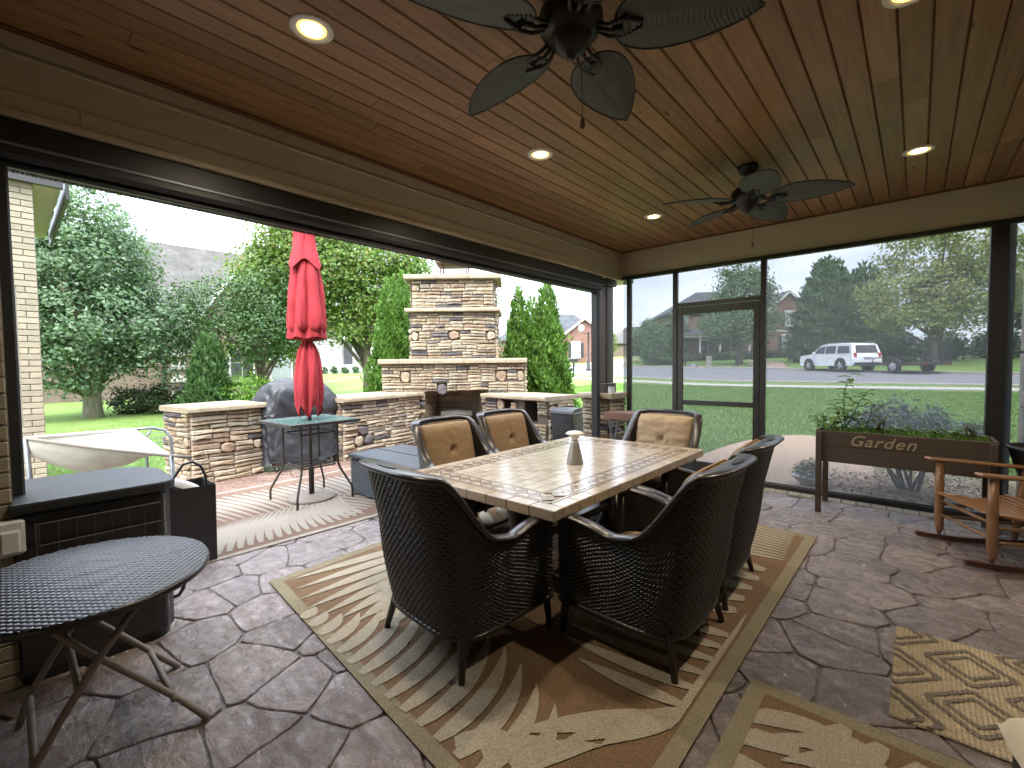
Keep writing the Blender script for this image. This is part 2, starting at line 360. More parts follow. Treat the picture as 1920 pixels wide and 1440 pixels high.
M['letter'] = PM('faded_gold_paint', (.30, .24, .15), rough=.7, scale=20)
M['redbench'] = PM('red_brown_bench_wood', (.16, .075, .045), (.11, .05, .03), rough=.5, scale=6, stretch=(1,7,7))
M['greysteel'] = PM('grey_steel_tube', (.20, .22, .24), rough=.4, metal=.6)
M['canvas'] = PM('white_canvas', (.52, .50, .46), (.45, .43, .39), rough=.85, scale=3, bump=.4, bscale=18, bdist=.01)
M['bluegrey'] = PM('blue_grey_resin', (.055, .065, .082), (.045, .053, .068), rough=.42, scale=8, bump=.2, bscale=160, bdist=.002)
M['soil'] = PM('potting_soil', (.035, .022, .015), (.02, .013, .009), rough=.95, scale=40, bump=1, bscale=70, bdist=.02)
M['bark'] = PM('grey_brown_bark', (.14, .11, .085), (.075, .058, .045), rough=.95, scale=9, stretch=(3,3,.7), bump=1, bscale=14, bdist=.03)
M['bark_lt'] = PM('mossy_pale_bark', (.20, .19, .12), (.12, .11, .075), rough=.95, scale=7, stretch=(3,3,.7), bump=.8, bscale=14, bdist=.03)
M['concrete'] = PM('pale_concrete_walk', (.42, .40, .35), (.36, .34, .30), rough=.9, scale=3, wp=True, bump=.2, bscale=60)
M['path'] = PM('tan_exposed_aggregate', (.44, .315, .21), (.37, .26, .17), rough=.85, scale=6, wp=True, bump=.5, bscale=150, bdist=.004)
M['drive'] = PM('pink_aggregate_drive', (.33, .24, .19), (.28, .205, .165), rough=.9, scale=3, wp=True)
M['asphalt'] = PM('worn_asphalt', (.17, .17, .175), (.145, .145, .15), rough=.9, scale=.7, wp=True, bump=.3, bscale=120)
M['kerb'] = PM('kerb_concrete', (.40, .36, .30), rough=.9, scale=3, wp=True)
def lawn():
    m, nt, b = newmat('lawn_ground'); v = worldpos(nt)
    a = tex(nt, v, .35, 5); c = tex(nt, v, 3.2, 6, .65); d = tex(nt, v, 60, 3)
    col = ramp(nt, a, (.3, (.115, .205, .045)), (.7, (.16, .26, .062)))
    col = mixc(nt, ramp(nt, c, (.40, .0), (.70, .7)), col, (.20, .26, .085))
    col = mixc(nt, ramp(nt, tex(nt, v, 1.1, 5, .6), (.46, .0), (.72, .6)), col, (.085, .15, .035))
    col = mixc(nt, 1., col, ramp(nt, d, (.3, .6), (.7, 1.35)), 'MULTIPLY')
    nt.links.new(col, b.inputs['Base Color']); b.inputs['Roughness'].default_value = .9; b.inputs['Specular IOR Level'].default_value = .15
    bumpto(nt, b, d, .8, .03); return m
M['lawn'] = lawn()
M['grass'] = leafmat('grass_blade', [(.11, .21, .045), (.15, .26, .06), (.20, .30, .085)], .6, .3)
M['mulch_base'] = PM('mulch_ground', (.30, .22, .155), (.19, .135, .09), rough=.95, scale=30, wp=True, bump=1, bscale=60, bdist=.03)
M['chips'] = leafmat('bark_chip', [(.20, .13, .085), (.40, .30, .21), (.52, .42, .31), (.27, .18, .12)], .8, 0.02)
M['shingle'] = brickmat('grey_roof_shingle', (.085, .08, .072), (.062, .058, .053), (.04, .038, .035), bw=.32, bh=.14, ms=.008)
M['shingle2'] = brickmat('slate_blue_shingle', (.062, .069, .077), (.048, .054, .06), (.033, .036, .04), bw=.32, bh=.14, ms=.008)
M['brick_red'] = brickmat('red_brickwork', (.20, .07, .046), (.155, .054, .036), (.20, .165, .135))
M['brick_tan'] = brickmat('tan_brickwork', (.17, .115, .085), (.13, .086, .064), (.18, .155, .125))
M['darkstone'] = brickmat('grey_stone_veneer', (.16, .155, .17), (.26, .25, .25), (.30, .29, .28), bw=.5, bh=.16, ms=.02)
M['trim'] = PM('white_house_trim', (.5, .5, .48), rough=.6, scale=3)
M['shutter'] = PM('dark_shutter', (.03, .032, .038), rough=.6, scale=8)
def glassmat(name, col, rough=.06, tr=.0):
    m, nt, b = newmat(name); b.inputs['Base Color'].default_value = col+(1,); b.inputs['Roughness'].default_value = rough
    b.inputs['Specular IOR Level'].default_value = .8
    nt.links.new(mixc(nt, tex(nt, coords(nt), 2, 2), col, tuple(x*.6 for x in col)), b.inputs['Base Color'])
    return m
M['pane'] = glassmat('dark_window_glass', (.035, .042, .05))
M['blindpane'] = glassmat('window_with_blind', (.30, .33, .35), .12)
M['tint'] = glassmat('tinted_car_glass', (.012, .014, .016))
def tableglass():
    m, nt, b = newmat('green_pebbled_glass'); v = coords(nt)
    vo = N(nt, 'ShaderNodeTexVoronoi'); vo.inputs['Scale'].default_value = 55; nt.links.new(v, vo.inputs['Vector'])
    t = tex(nt, v, 9, 4)
    nt.links.new(ramp(nt, t, (.3, (.055, .13, .115)), (.7, (.11, .21, .19))), b.inputs['Base Color'])
    b.inputs['Roughness'].default_value = .1; b.inputs['Specular IOR Level'].default_value = .7
    bumpto(nt, b, vo.outputs['Distance'], .35, .004); return m
M['tableglass'] = tableglass()
def screenmat():
    m, nt, b = newmat('insect_screen_mesh')
    tr = N(nt, 'ShaderNodeBsdfTransparent'); tr.inputs[0].default_value = (.535, .54, .555, 1)
    b = N(nt, 'ShaderNodeBsdfTranslucent'); b.inputs[0].default_value = (.42, .43, .44, 1)
    v = coords(nt); w = tex(nt, v, 3, 2)
    mx = N(nt, 'ShaderNodeMixShader'); nt.links.new(ramp(nt, w, (.3, .085), (.7, .095)), mx.inputs[0])
    nt.links.new(tr.outputs[0], mx.inputs[1]); nt.links.new(b.outputs[0], mx.inputs[2])
    nt.links.new(mx.outputs[0], nt.nodes['Material Output'].inputs[0]); return m
M['screen'] = screenmat()
def emit(name, col, s):
    m, nt, b = newmat(name); b.inputs['Base Color'].default_value = (.8, .8, .8, 1)
    b.inputs['Emission Color'].default_value = col+(1,); b.inputs['Emission Strength'].default_value = s; return m
M['lens'] = emit('lit_lamp_lens', (1, .74, .32), 3.2)
M['lens_warm'] = emit('warm_lens_rim', (1, .50, .10), .55)
M['globe'] = PM('opal_globe', (.8, .8, .78), rough=.3)
M['blade'] = PM('dark_green_grey_fan_blade', (.075, .095, .085), (.095, .115, .10), rough=.55, scale=12, bump=.2, bscale=60, bdist=.002)
M['blade_rim'] = PM('black_blade_rim', (.012, .013, .013), rough=.5)
M['fanmetal'] = PM('oil_rubbed_bronze', (.016, .014, .013), (.024, .02, .018), rough=.38, metal=.4, scale=10)
M['carwhite'] = PM('white_car_paint', (.72, .73, .74), (.70, .71, .72), rough=.25, scale=2, coat=.6)
M['tyre'] = PM('black_rubber', (.018, .018, .018), rough=.85, scale=20)
M['alloy'] = PM('silver_alloy', (.50, .51, .52), rough=.3, metal=.7)
M['taillight'] = PM('red_lamp_lens', (.45, .02, .02), rough=.2)
M['trailer'] = PM('black_trailer_steel', (.02, .02, .022), rough=.55, scale=9)
M['rust'] = PM('rusty_panel', (.20, .075, .045), rough=.8, scale=8)
M['paleglaze'] = PM('grey_white_glaze', (.50, .48, .44), (.44, .42, .385), rough=.3, scale=7)
M['umbershade'] = PM('pale_grey_metal', (.36, .34, .31), (.32, .30, .275), rough=.35, metal=.3, scale=8)
# ------------------------------------------------------------------ ground
def T(x, y):
    z = -.12
    if y > 6: z += .03*(min(y, 44)-6)
    if y > 44: z += .05*(min(y, 90)-44)
    if y > 90: z += .02*(min(y, 200)-90)
    if x < -9: z += .012*(min(-x, 120)-9)
    return z
def axis(a, b, c, d, fine, coarse):
    v = [];  x = a
    while x < d:
        v.append(x); x += fine if b <= x <= c else coarse
    return v + [d]
xs = axis(-500, -60, 40, 500, 2, 20); ys = axis(-300, -4, 96, 700, 2, 20)
g = MB(); g.add([(x, y, T(x, y)) for y in ys for x in xs],
    [(j*len(xs)+i, j*len(xs)+i+1, (j+1)*len(xs)+i+1, (j+1)*len(xs)+i) for j in range(len(ys)-1) for i in range(len(xs)-1)])
g.build('ground', M['lawn'], smooth=True, kind='structure')
def strip(name, a, b, dz, mat, n=14, kind='structure', thick=0):
    """ribbon draped on the ground between two polylines of equal length"""
    m = MB(); A = []; B = []
    for k in range(len(a)-1):
        for i in range(n):
            t = i/n
            A.append((a[k][0]*(1-t)+a[k+1][0]*t, a[k][1]*(1-t)+a[k+1][1]*t)); B.append((b[k][0]*(1-t)+b[k+1][0]*t, b[k][1]*(1-t)+b[k+1][1]*t))
    A.append(a[-1]); B.append(b[-1]); vs = []; w = 8
    for p, q in zip(A, B):
        for j in range(w+1):
            x = p[0]+(q[0]-p[0])*j/w; y = p[1]+(q[1]-p[1])*j/w; vs.append((x, y, T(x, y)+dz))
    fs = [(i*(w+1)+j, i*(w+1)+j+1, (i+1)*(w+1)+j+1, (i+1)*(w+1)+j) for i in range(len(A)-1) for j in range(w)]
    m.add(vs, fs)
    if thick:
        for e in (0, w):
            o = len(m.v); ring = [vs[i*(w+1)+e] for i in range(len(A))]
            m.add(ring+[(x, y, z-thick) for x, y, z in ring], [(i, i+1, len(A)+i+1, len(A)+i) for i in range(len(A)-1)])
    return m.build(name, mat, kind=kind)
near = [(90,25.5),(2,25.8),(-6,26.1),(-9,26.3),(-18.4,29.0),(-30,34),(-60,50)]
far = [(90,33),(3,33.2),(-3,37.0),(-9.5,41.6),(-22.4,43.5),(-34,46),(-62,60)]
strip('road', near, far, .03, M['asphalt'])
strip('kerb', [(x, y) for x, y in far], [(x+.1, y+.45) for x, y in far], .13, M['kerb'], thick=.2)
strip('kerb', [(x, y-.4) for x, y in near], [(x, y) for x, y in near], .06, M['kerb'], thick=.1)
wk = [(90,23.3),(1.8,23.5),(-5.2,22.9),(-7.8,23.1),(-15.9,25.1),(-24,29)]
strip('sidewalk', [(x, y-.55) for x, y in wk], [(x, y+.55) for x, y in wk], .035, M['concrete'], thick=.1)
strip('sidewalk', [(-26,10),(-33,17.2),(-46,31)], [(-26.9,10.8),(-33.9,18),(-46.9,31.8)], .04, M['concrete'], thick=.1)
strip('driveway', [(-2.7,37.2),(-8,43),(-10,52)], [(-9.5,42.0),(-12,47),(-14,56)], .06, M['drive'])
strip('driveway', [(-24,44.2),(-27,52),(-30,62)], [(-29,45.2),(-33,53),(-36,63)], .06, M['drive'])
# tan walk outside the screen door and the mulch bed beside it
pw = MB(); pp = []
for k in range(25):
    a = math.pi*(k/24)
    pp.append((-1.75+1.15*math.cos(a)+.25, 6.15+4.2*math.sin(a)**.8))
pc = (-1.5, 8.0); NR = 12; vs = [(pc[0], pc[1], T(*pc)+.03)]
for k in range(NR):
    for p in pp:
        q = (pc[0]+(p[0]-pc[0])*(k+1)/NR, pc[1]+(p[1]-pc[1])*(k+1)/NR); vs.append((q[0], q[1], T(*q)+.03))
for p in pp: vs.append((p[0], p[1], T(*p)-.1))
n_ = len(pp); fs = [(0, 1+i, 1+(i+1) % n_) for i in range(n_)]
for k in range(NR):
    for i in range(n_): fs.append((1+k*n_+i, 1+(k+1)*n_+i, 1+(k+1)*n_+(i+1) % n_, 1+k*n_+(i+1) % n_))
pw.add(vs, fs); pw.build('garden_path', M['path'], kind='structure')
mb = MB(); bed = []
for k in range(30):
    a = 2*math.pi*k/30; bed.append((.65+1.75*math.cos(a), 7.35+1.35*math.sin(a)+.08*math.sin(3*a)))
mb.prism(bed, -.2, -.075); mb.build('mulch_bed', M['mulch_base'], kind='structure')
def scatter_tris(n, fn, seed):
    r = np.random.default_rng(seed); return fn(r, n)
def inpoly(px, py, poly):
    c = np.zeros(len(px), bool); n = len(poly)
    for i in range(n):
        x1, y1 = poly[i]; x2, y2 = poly[i-1]
        k = ((y1 > py) != (y2 > py)) & (px < (x2-x1)*(py-y1)/(y2-y1+1e-12)+x1); c ^= k
    return c
def npmesh(name, V, Fq, mat, parent=None, smooth=False, **kw):
    me = bpy.data.meshes.new(name); k = Fq.shape[1]
    me.vertices.add(len(V)); me.vertices.foreach_set('co', V.astype(np.float32).ravel())
    me.loops.add(Fq.size); me.loops.foreach_set('vertex_index', Fq.astype(np.int32).ravel())
    me.polygons.add(len(Fq)); me.polygons.foreach_set('loop_start', np.arange(0, Fq.size, k, dtype=np.int32)); me.polygons.foreach_set('loop_total', np.full(len(Fq), k, np.int32))
    me.materials.append(mat); me.update(calc_edges=True); me.validate()
    if smooth: me.polygons.foreach_set('use_smooth', [True]*len(Fq))
    return link(name, me, parent, **kw)
def chips(n, poly, zc, size, seed):
    r = np.random.default_rng(seed); a = np.array(poly); lo, hi = a.min(0), a.max(0)
    p = r.uniform(lo, hi, (n*2, 2)); p = p[inpoly(p[:,0], p[:,1], poly)][:n]; n = len(p)
    c = np.c_[p, zc+r.uniform(0, .035, n)]
    th = r.uniform(0, 6.28, n); L = size*r.uniform(.5, 1.5, n); Wd = L*r.uniform(.25, .5, n); tl = r.normal(0, .35, (n, 2))
    d = np.c_[np.cos(th), np.sin(th), tl[:,0]]*L[:,None]; e = np.c_[-np.sin(th), np.cos(th), tl[:,1]]*Wd[:,None]
    V = np.stack([c-d-e*.6, c+d-e, c+d*.9+e*.8, c-d*.8+e], 1).reshape(-1, 3); F_ = np.arange(4*n).reshape(-1, 4); return V, F_
V, F_ = chips(16000, bed, -.072, .022, 3)
npmesh('bark_mulch', V, F_, M['chips'], label='tan bark mulch chips spread over the bed', cat='mulch', kind='stuff')
def blades(n, region, seed, h=.032, dens=None):
    r = np.random.default_rng(seed); x0, x1, y0, y1 = region
    x = r.uniform(x0, x1, n); y = y0+(y1-y0)*r.uniform(0, 1, n)**1.6
    z = np.array([T(a, b) for a, b in zip(x, y)])
    keep = ~inpoly(x, y, bed) & ~inpoly(x, y, pp) & ~((x > -3.3) & (y < 6.1)) & ~((y > 22.2) & (y < 23.9)) & (y < 25.4)
    keep &= ~((x < -3.2) & (y < 7.5) & (x > -7.6))
    x, y, z = x[keep], y[keep], z[keep]; n = len(x)
    th = r.uniform(0, 6.28, n); hh = h*r.uniform(.5, 1.4, n)*(1+y/30); w = .005*(1+y/6)
    b = np.c_[x, y, z]; d = np.c_[np.cos(th), np.sin(th), np.zeros(n)]*w[:,None]
    tip = b+np.c_[r.normal(0, .4, n)*hh, r.normal(0, .4, n)*hh, hh]
    V = np.stack([b-d, b+d, tip], 1).reshape(-1, 3); return V, np.arange(3*n).reshape(-1, 3)
V1, F1 = blades(190000, (-13, 8, 6.0, 22.2), 5); V2, F2 = blades(26000, (-16, -7.6, -1, 12), 6)
npmesh('lawn_grass', np.r_[V1, V2], np.r_[F1, F2+len(V1)], M['grass'], label='short mown green lawn grass between patio and street', cat='grass', kind='stuff')

# ------------------------------------------------------------------ patio floor of stamped stones
PX0, PX1, PY0, PY1 = -7.7, 1.6, -1.2, 7.3
floor = MB(); floor.box(-3.3, PX1, PY0, 5.98, -.16, -.012)
floor.box(PX0, -3.3, PY0, PY1, -.16, -.012)
patio = floor.build('patio_floor', M['joint'], kind='structure')
def clip(poly, nx, ny, c):
    out = []
    for i in range(len(poly)):
        a, b = poly[i-1], poly[i]; da = a[0]*nx+a[1]*ny-c; db = b[0]*nx+b[1]*ny-c
        if (da <= 0) != (db <= 0):
            t = da/(da-db); out.append((a[0]+(b[0]-a[0])*t, a[1]+(b[1]-a[1])*t))
        if db <= 0: out.append(b)
    return out
sp = .35; seeds = []; r1 = random.Random(21); j = 0; y = PY0-.5
while y < PY1+.5:
    x = PX0-.5+(j % 2)*sp*.5
    while x < PX1+.5:
        seeds.append((x+r1.uniform(-.14, .14), y+r1.uniform(-.12, .12))); x += sp*r1.uniform(.92, 1.25)
    y += sp*.84; j += 1
def wob(x, y):
    n = noise.noise_vector(Vector((x*2.2, y*2.2, 3.3))); n2 = noise.noise_vector(Vector((x*7, y*7, 9.1)))
    return x+.035*n.x+.009*n2.x, y+.035*n.y+.009*n2.y
def stone_poly(i):
    sx, sy = seeds[i]; poly = [(sx-1, sy-1), (sx+1, sy-1), (sx+1, sy+1), (sx-1, sy+1)]
    for k, (tx, ty) in enumerate(seeds):
        if k == i: continue
        dx, dy = tx-sx, ty-sy; d2 = dx*dx+dy*dy
        if d2 > 1.6: continue
        L = math.sqrt(d2); poly = clip(poly, dx/L, dy/L, (dx*(sx+tx)+dy*(sy+ty))/2/L)
        if not poly: return None
    return poly
def patio_ok(x, y): return PX0+.02 < x < PX1-.02 and PY0+.02 < y < (5.68 if x > -3.3 else PY1-.05)
def add_stone(mb, poly, gap=.0028):
    c = (sum(p[0] for p in poly)/len(poly), sum(p[1] for p in poly)/len(poly)); ring = []
    for i in range(len(poly)):
        a, b = poly[i-1], poly[i]
        L = math.dist(a, b)
        if L < .02: continue
        k = max(1, int(L/.07))
        for s_ in range(k):
            t = s_/k; ring.append((a[0]+(b[0]-a[0])*t, a[1]+(b[1]-a[1])*t))
    # round the corners a little, then wander
    n = len(ring); ring = [((ring[i-1][0]+9*ring[i][0]+ring[(i+1) % n][0])/11, (ring[i-1][1]+9*ring[i][1]+ring[(i+1) % n][1])/11) for i in range(n)]
    ring = [wob(*p) for p in ring]
    def ins(d):
        o = []
        for p in ring:
            v = (c[0]-p[0], c[1]-p[1]); L = math.hypot(*v) or 1; o.append((p[0]+v[0]/L*d, p[1]+v[1]/L*d))
        return o
    ring = [(max(PX0, min(PX1, a)), max(PY0, min(PY1 if a < -3.3 else 5.70, b))) for a, b in ring]
    g_ = gap*r1.uniform(.7, 1.5); top = r1.uniform(-.002, .002)
    A = ins(g_); B = ins(g_+.0015); D = ins(g_+.006); n = len(ring)
    vs = [(x, y, -.014) for x, y in A]+[(x, y, -.004+top) for x, y in B]+[(x, y, top) for x, y in D]+[(c[0], c[1], top)]
    fs = []
    for k in range(2):
        for i in range(n): fs.append((k*n+i, k*n+(i+1) % n, (k+1)*n+(i+1) % n, (k+1)*n+i))
    for i in range(n): fs.append((2*n+i, 2*n+(i+1) % n, 3*n))
    mb.add(vs, fs)
rest = MB(); nst = 0
for i, (sx, sy) in enumerate(seeds):
    if not patio_ok(sx, sy): continue
    poly = stone_poly(i)
    if not poly or len(poly) < 3: continue
    hidden = -3.2 < sx < -.7 and 1.25 < sy < 4.3
    if sx > -4.1 and sx < .75 and sy > .1 and not hidden and nst < 290:
        m = MB(); add_stone(m, poly); o = m.build('floor_stone', M['stone_floor'], patio); smooth_by_angle(o.data, 20); nst += 1
    else: add_stone(rest, poly)
o = rest.build('floor_stone_field', M['stone_floor'], patio, kind='stuff'); smooth_by_angle(o.data, 20)
sl_ = MB(); x = -3.0; 
while x < PX1:
    sl_ = MB(); sl_.cbox(x, x+.118, 5.715, 5.865, -.05, .006, .006); sl_.build('edge_brick', M['slabedge'], patio); x += .122
    if x > .9: break

# ------------------------------------------------------------------ porch: ceiling, beams, posts
CZ = 3.05
ceil_bk = MB().box(-3.42, 1.6, -1.2, 6.2, CZ+.022, CZ+.3).build('ceiling', M['darkwood'], kind='structure')
x = -3.17; r2 = random.Random(5)
while x < 1.58:
    y = -1.2; cuts = [y]
    while y < 5.9:
        y += r2.uniform(1.6, 3.6); cuts.append(min(y, 5.93))
    if cuts[-1]-cuts[-2] < .3: cuts.pop(-2)
    for a, b in zip(cuts, cuts[1:]):
        L = b-a-.003; w = .1245; c = .008
        m = MB()
        pr = [(-w/2, .02), (-w/2, c), (-w/2+c*.8, 0), (w/2-c*.8, 0), (w/2, c), (w/2, .02)]
        m.extr(pr, -L/2, L/2, 'y')
        o = m.build('plank', M['ceil'], ceil_bk, loc=(x+.064, (a+b)/2, CZ))
    x += .128
# left beam with its mouldings
bt = thing('porch_beam', 'long tan painted beam with moulding above the open patio side', 'beam', (-3.175, 2.4, 2.66))
y0, y1 = -3.6, 3.9
MB().cbox(-.30, 0, y0, y1, .0, .385, .004).build('beam_core', M['beam'], bt)
for k_ in range(3):
    ya, yb = y0+k_*2.4, min(y0+(k_+1)*2.4-.002, y1-.365)
    MB().cbox(.0005, .014, ya, yb, .30, .371, .003).build('crown_board', M['beam'], bt); MB().cbox(.0005, .010, max(y0, ya-.9), max(y0, min(yb-.9, y1-.365)), .02, .105, .003).build('lower_board', M['beam'], bt)
MB().cbox(.0005, .020, y0, y1-.365, .268, .280, .003).build('bead', M['beam_lt'], bt)
MB().cbox(.0005, .010, 2.702, y1-.365, .02, .105, .003).build('lower_board', M['beam'], bt)
MB().cbox(-.02, .022, y0, y1-.365, -.014, .018, .004).build('bottom_bead', M['beam_lt'], bt)
MB().cbox(.0005, .035, y0, y1-.365, .372, .389, .003).build('ceiling_trim', M['redwood'], bt)
bt = thing('porch_beam', 'tan painted beam running above the screened wall', 'beam', (-3.175, 5.93, 2.70))
MB().cbox(.003, 4.8, 0, .27, -.0, .345, .004).build('beam_core', M['beam'], bt)
MB().cbox(.006, 4.8, -.008, -.0005, .07, .34, .002).build('upper_board', M['beam'], bt)
MB().cbox(.006, 4.8, -.026, -.0005, .333, .349, .003).build('ceiling_trim', M['redwood'], bt)
# roll-down screen housing and tracks
h = thing('screen_housing', 'black roll down screen housing under the tan beam', 'screen housing', (-3.25, 2.4, 2.43))
MB().cbox(-.13, .07, -2.45, 3.02, .03, .225, .02).build('housing', M['black'], h)
MB().cbox(.072, .078, -2.45, 3.02, .085, .10, .002).build('cover_lip', M['greysteel'], h)
MB().cbox(-.07, .02, -2.45, 3.02, -.002, .028, .006).build('bottom_bar', M['black'], h)
fr = MB(); r3 = random.Random(4)
for k in range(900):
    y = -2.45+5.47*k/900; l = r3.uniform(.004, .02)
    fr.add([(-.028, y, -.002), (-.028, y+.006, -.002), (-.028+r3.uniform(-.006,.006), y+r3.uniform(-.004,.01), -.002-l)], [(0,1,2)])
fr.build('brush_fringe', M['black'], h, kind='stuff')
t_ = MB().cbox(-.045, .045, -.05, .035, 0, 2.43, .008).build('screen_track', M['black'], loc=(-3.25, .008, 0), label='black vertical screen track against the cream brick jamb', cat='track')
t_ = MB().cbox(-.05, .05, -.04, .04, 0, 2.43, .008).build('screen_track', M['black'], loc=(-3.27, 5.375, 0), label='black vertical screen track beside the stone column pier', cat='track')
# corner column on a stone pier is built with the stonework; jamb and hidden house walls
jb = MB().box(-3.36, -3.06, -1.2, .0, 0, 2.66).build('house_jamb', M['cream_mortar'], label='cream brick jamb at the house end of the patio opening', cat='wall')
for zi in range(37):
    z0 = .004+zi*.0715
    for (a, b) in (((-.32, -.164), (-.156, -.004)) if zi % 2 else ((-.32, -.244), (-.236, -.084), (-.076, -.004))):
        m = MB(); m.cbox(-3.06, -3.047, a, b, z0, z0+.063, .004); m.build('brick', M['cream'], jb)
MB().box(-3.3, 1.9, -1.5, -1.2, -.1, 3.3).build('house_wall', M['creamwall'], label='cream brick house wall closing the porch behind', cat='wall')
MB().box(1.6, 1.9, -1.2, 6.0, -.1, 3.3).build('house_wall', M['creamwall'], label='cream brick house wall along the rocking chair side', cat='wall')
MB().box(-3.6, 2.2, -1.6, 6.5, 3.36, 3.5).build('porch_roof', M['shingle'], label='flat grey porch roof above the plank ceiling', cat='roof')
ob = thing('outlet_box', 'white weatherproof outlet box on the cream jamb', 'outlet', (-3.045, -.012, .70))
MB().cbox(.0, .05, -.05, .045, -.07, .09, .012).build('cover', M['whiteplastic'], ob, smooth=False)
MB().cbox(.05, .075, -.035, .03, -.055, .05, .008).build('lid', M['whiteplastic'], ob)

# ------------------------------------------------------------------ screened wall
SY = 5.93
sw = thing('screen_wall', 'bronze framed insect screen wall with a screen door', 'screen wall', (0, SY, 0))
def fbar(name, x0, x1, z0, z1, d0=-.03, d1=.03, mat='bronze', par=None, b=.004): return MB().cbox(x0, x1, d0, d1, z0, z1, b).build(name, M[mat], par or sw)
fbar('top_rail', -3.15, 1.55, 2.655, 2.699); fbar('sill', -3.15, 1.55, .0, .05, -.05, .04)
fbar('sill_strip', -3.15, 1.55, .0505, .064, -.012, .012, 'greysteel', b=.002)
for a, b in ((-3.083, -3.023), (-2.42, -2.362), (-1.376, -1.318)): fbar('post', a, b, .05, 2.655)
fbar('post', .47, .585, .05, 2.655, -.06, .06, 'black'); fbar('post', 1.48, 1.55, .05, 2.655)
fbar('transom', -2.362, -1.376, 2.195, 2.245)
dr = MB(); d0, d1 = -.02, .02
dr.cbox(-2.357, -2.29, d0, d1, .06, 2.19, .004); dr.cbox(-1.448, -1.381, d0, d1, .06, 2.19, .004)
dr.cbox(-2.289, -1.449, d0, d1, 2.10, 2.19, .004); dr.cbox(-2.289, -1.449, d0, d1, .925, .985, .004); dr.cbox(-2.289, -1.449, d0, d1, .06, .20, .004)
door = dr.build('screen_door', M['bronze'], sw)
hd = MB(); hd.tube([(-1.415, -.045, 1.02), (-1.415, -.07, 1.04), (-1.415, -.07, 1.12), (-1.415, -.045, 1.14)], .008); hd.build('handle', M['black'], door)
def pane(x0, x1, z0, z1, par=None): return MB().box(x0, x1, -.001, .001, z0, z1).build('mesh_panel', M['screen'], par or sw)
pane(-3.15, -3.083, .05, 2.655); pane(-3.023, -2.42, .05, 2.655); pane(-2.362, -1.376, 2.245, 2.655); pane(-1.318, .47, .05, 2.655); pane(.585, 1.48, .05, 2.655)
pane(-2.29, -1.448, .985, 2.10, door); pane(-2.29, -1.448, .20, .925, door)
# outside corner of the house with its downspout
hc = MB().box(.775, 2.4, 6.35, 6.8, -.1, 3.4).build('house_corner', M['creamwall'], label='cream brick house corner beyond the screen', cat='wall')
dsx = thing('downspout', 'grey metal downspout beside the cream house corner', 'downspout', (.66, 6.55, -.08))
MB().cbox(-.035, .035, -.03, .03, 0, 3.0, .006).build('pipe', M['greysteel'], dsx); MB().cbox(-.04, .11, -.02, .02, 1.6, 1.63, .003).build('strap', M['greysteel'], dsx)

# ------------------------------------------------------------------ recessed lights and fans
def downlight(x, y, label):
    t = thing('recessed_light', label, 'ceiling light', (x, y, CZ), group='lit recessed lights in the plank ceiling')
    MB().lathe([(.064, -.001), (.070, -.009), (.090, -.008), (.098, -.003), (.098, .003), (.064, .003)], 32).build('trim_ring', M['white'], t, smooth=True)
    MB().lathe([(.0001, -.0035), (.048, -.0035), (.048, .002)], 32).build('lens', M['lens'], t, smooth=False)
    MB().lathe([(.0485, -.002), (.0485, -.0033), (.0645, -.0033), (.0645, .002)], 32).build('lens_rim', M['lens_warm'], t, smooth=False)
    l = bpy.data.lights.new('lamp', 'SPOT'); l.energy = 22; l.color = (1, .86, .66); l.spot_size = R(150); l.spot_blend = .9; l.shadow_soft_size = .06
    lo = bpy.data.objects.new('lamp', l); C.objects.link(lo); lo.parent = t; lo.location = (0, 0, -.02)
for x, y, lb in ((-2.15, 1.02, 'lit recessed light nearest the housing end of the open side'), (-2.148, 2.75, 'lit recessed light above the middle of the dining table'),
                 (-2.148, 4.72, 'lit recessed light near the corner column'), (-.02, 4.66, 'lit recessed light above the rocking chair'), (-.05, 2.65, 'lit recessed light above the jute mat')):
    downlight(x, y, lb)
def blade_mesh():
    L, nu, nv = .53, 44, 16; m = MB()
    def wdt(u): return .132*(math.sin(math.pi*min(1, u*1.02)**.72)**.62)*(1-.10*u)+.004
    def fn(i, j):
        u = i; s_ = j*2-1; w = wdt(u)
        vein = .0030*math.sin((u*L-abs(s_)*w*.55)*2*math.pi/.019)*(abs(s_) < .93)*(abs(s_) > .06)
        z = .012*s_*s_*(w/.13) - .02*u*u + vein + (.004 if abs(s_) < .05 else 0)
        return (u*L, s_*w, z)
    m.grid(fn, 130, nv); me = m.mesh('blade', M['blade'], True)
    rim = MB(); pts = [fn(i/40, 0) for i in range(41)]+[fn(i/40, 1) for i in range(40, -1, -1)]
    rim.tube(pts, .0045, 6, closed=True); return me, rim.mesh('blade_rim', M['blade_rim'], True)
BL, BR = blade_mesh()
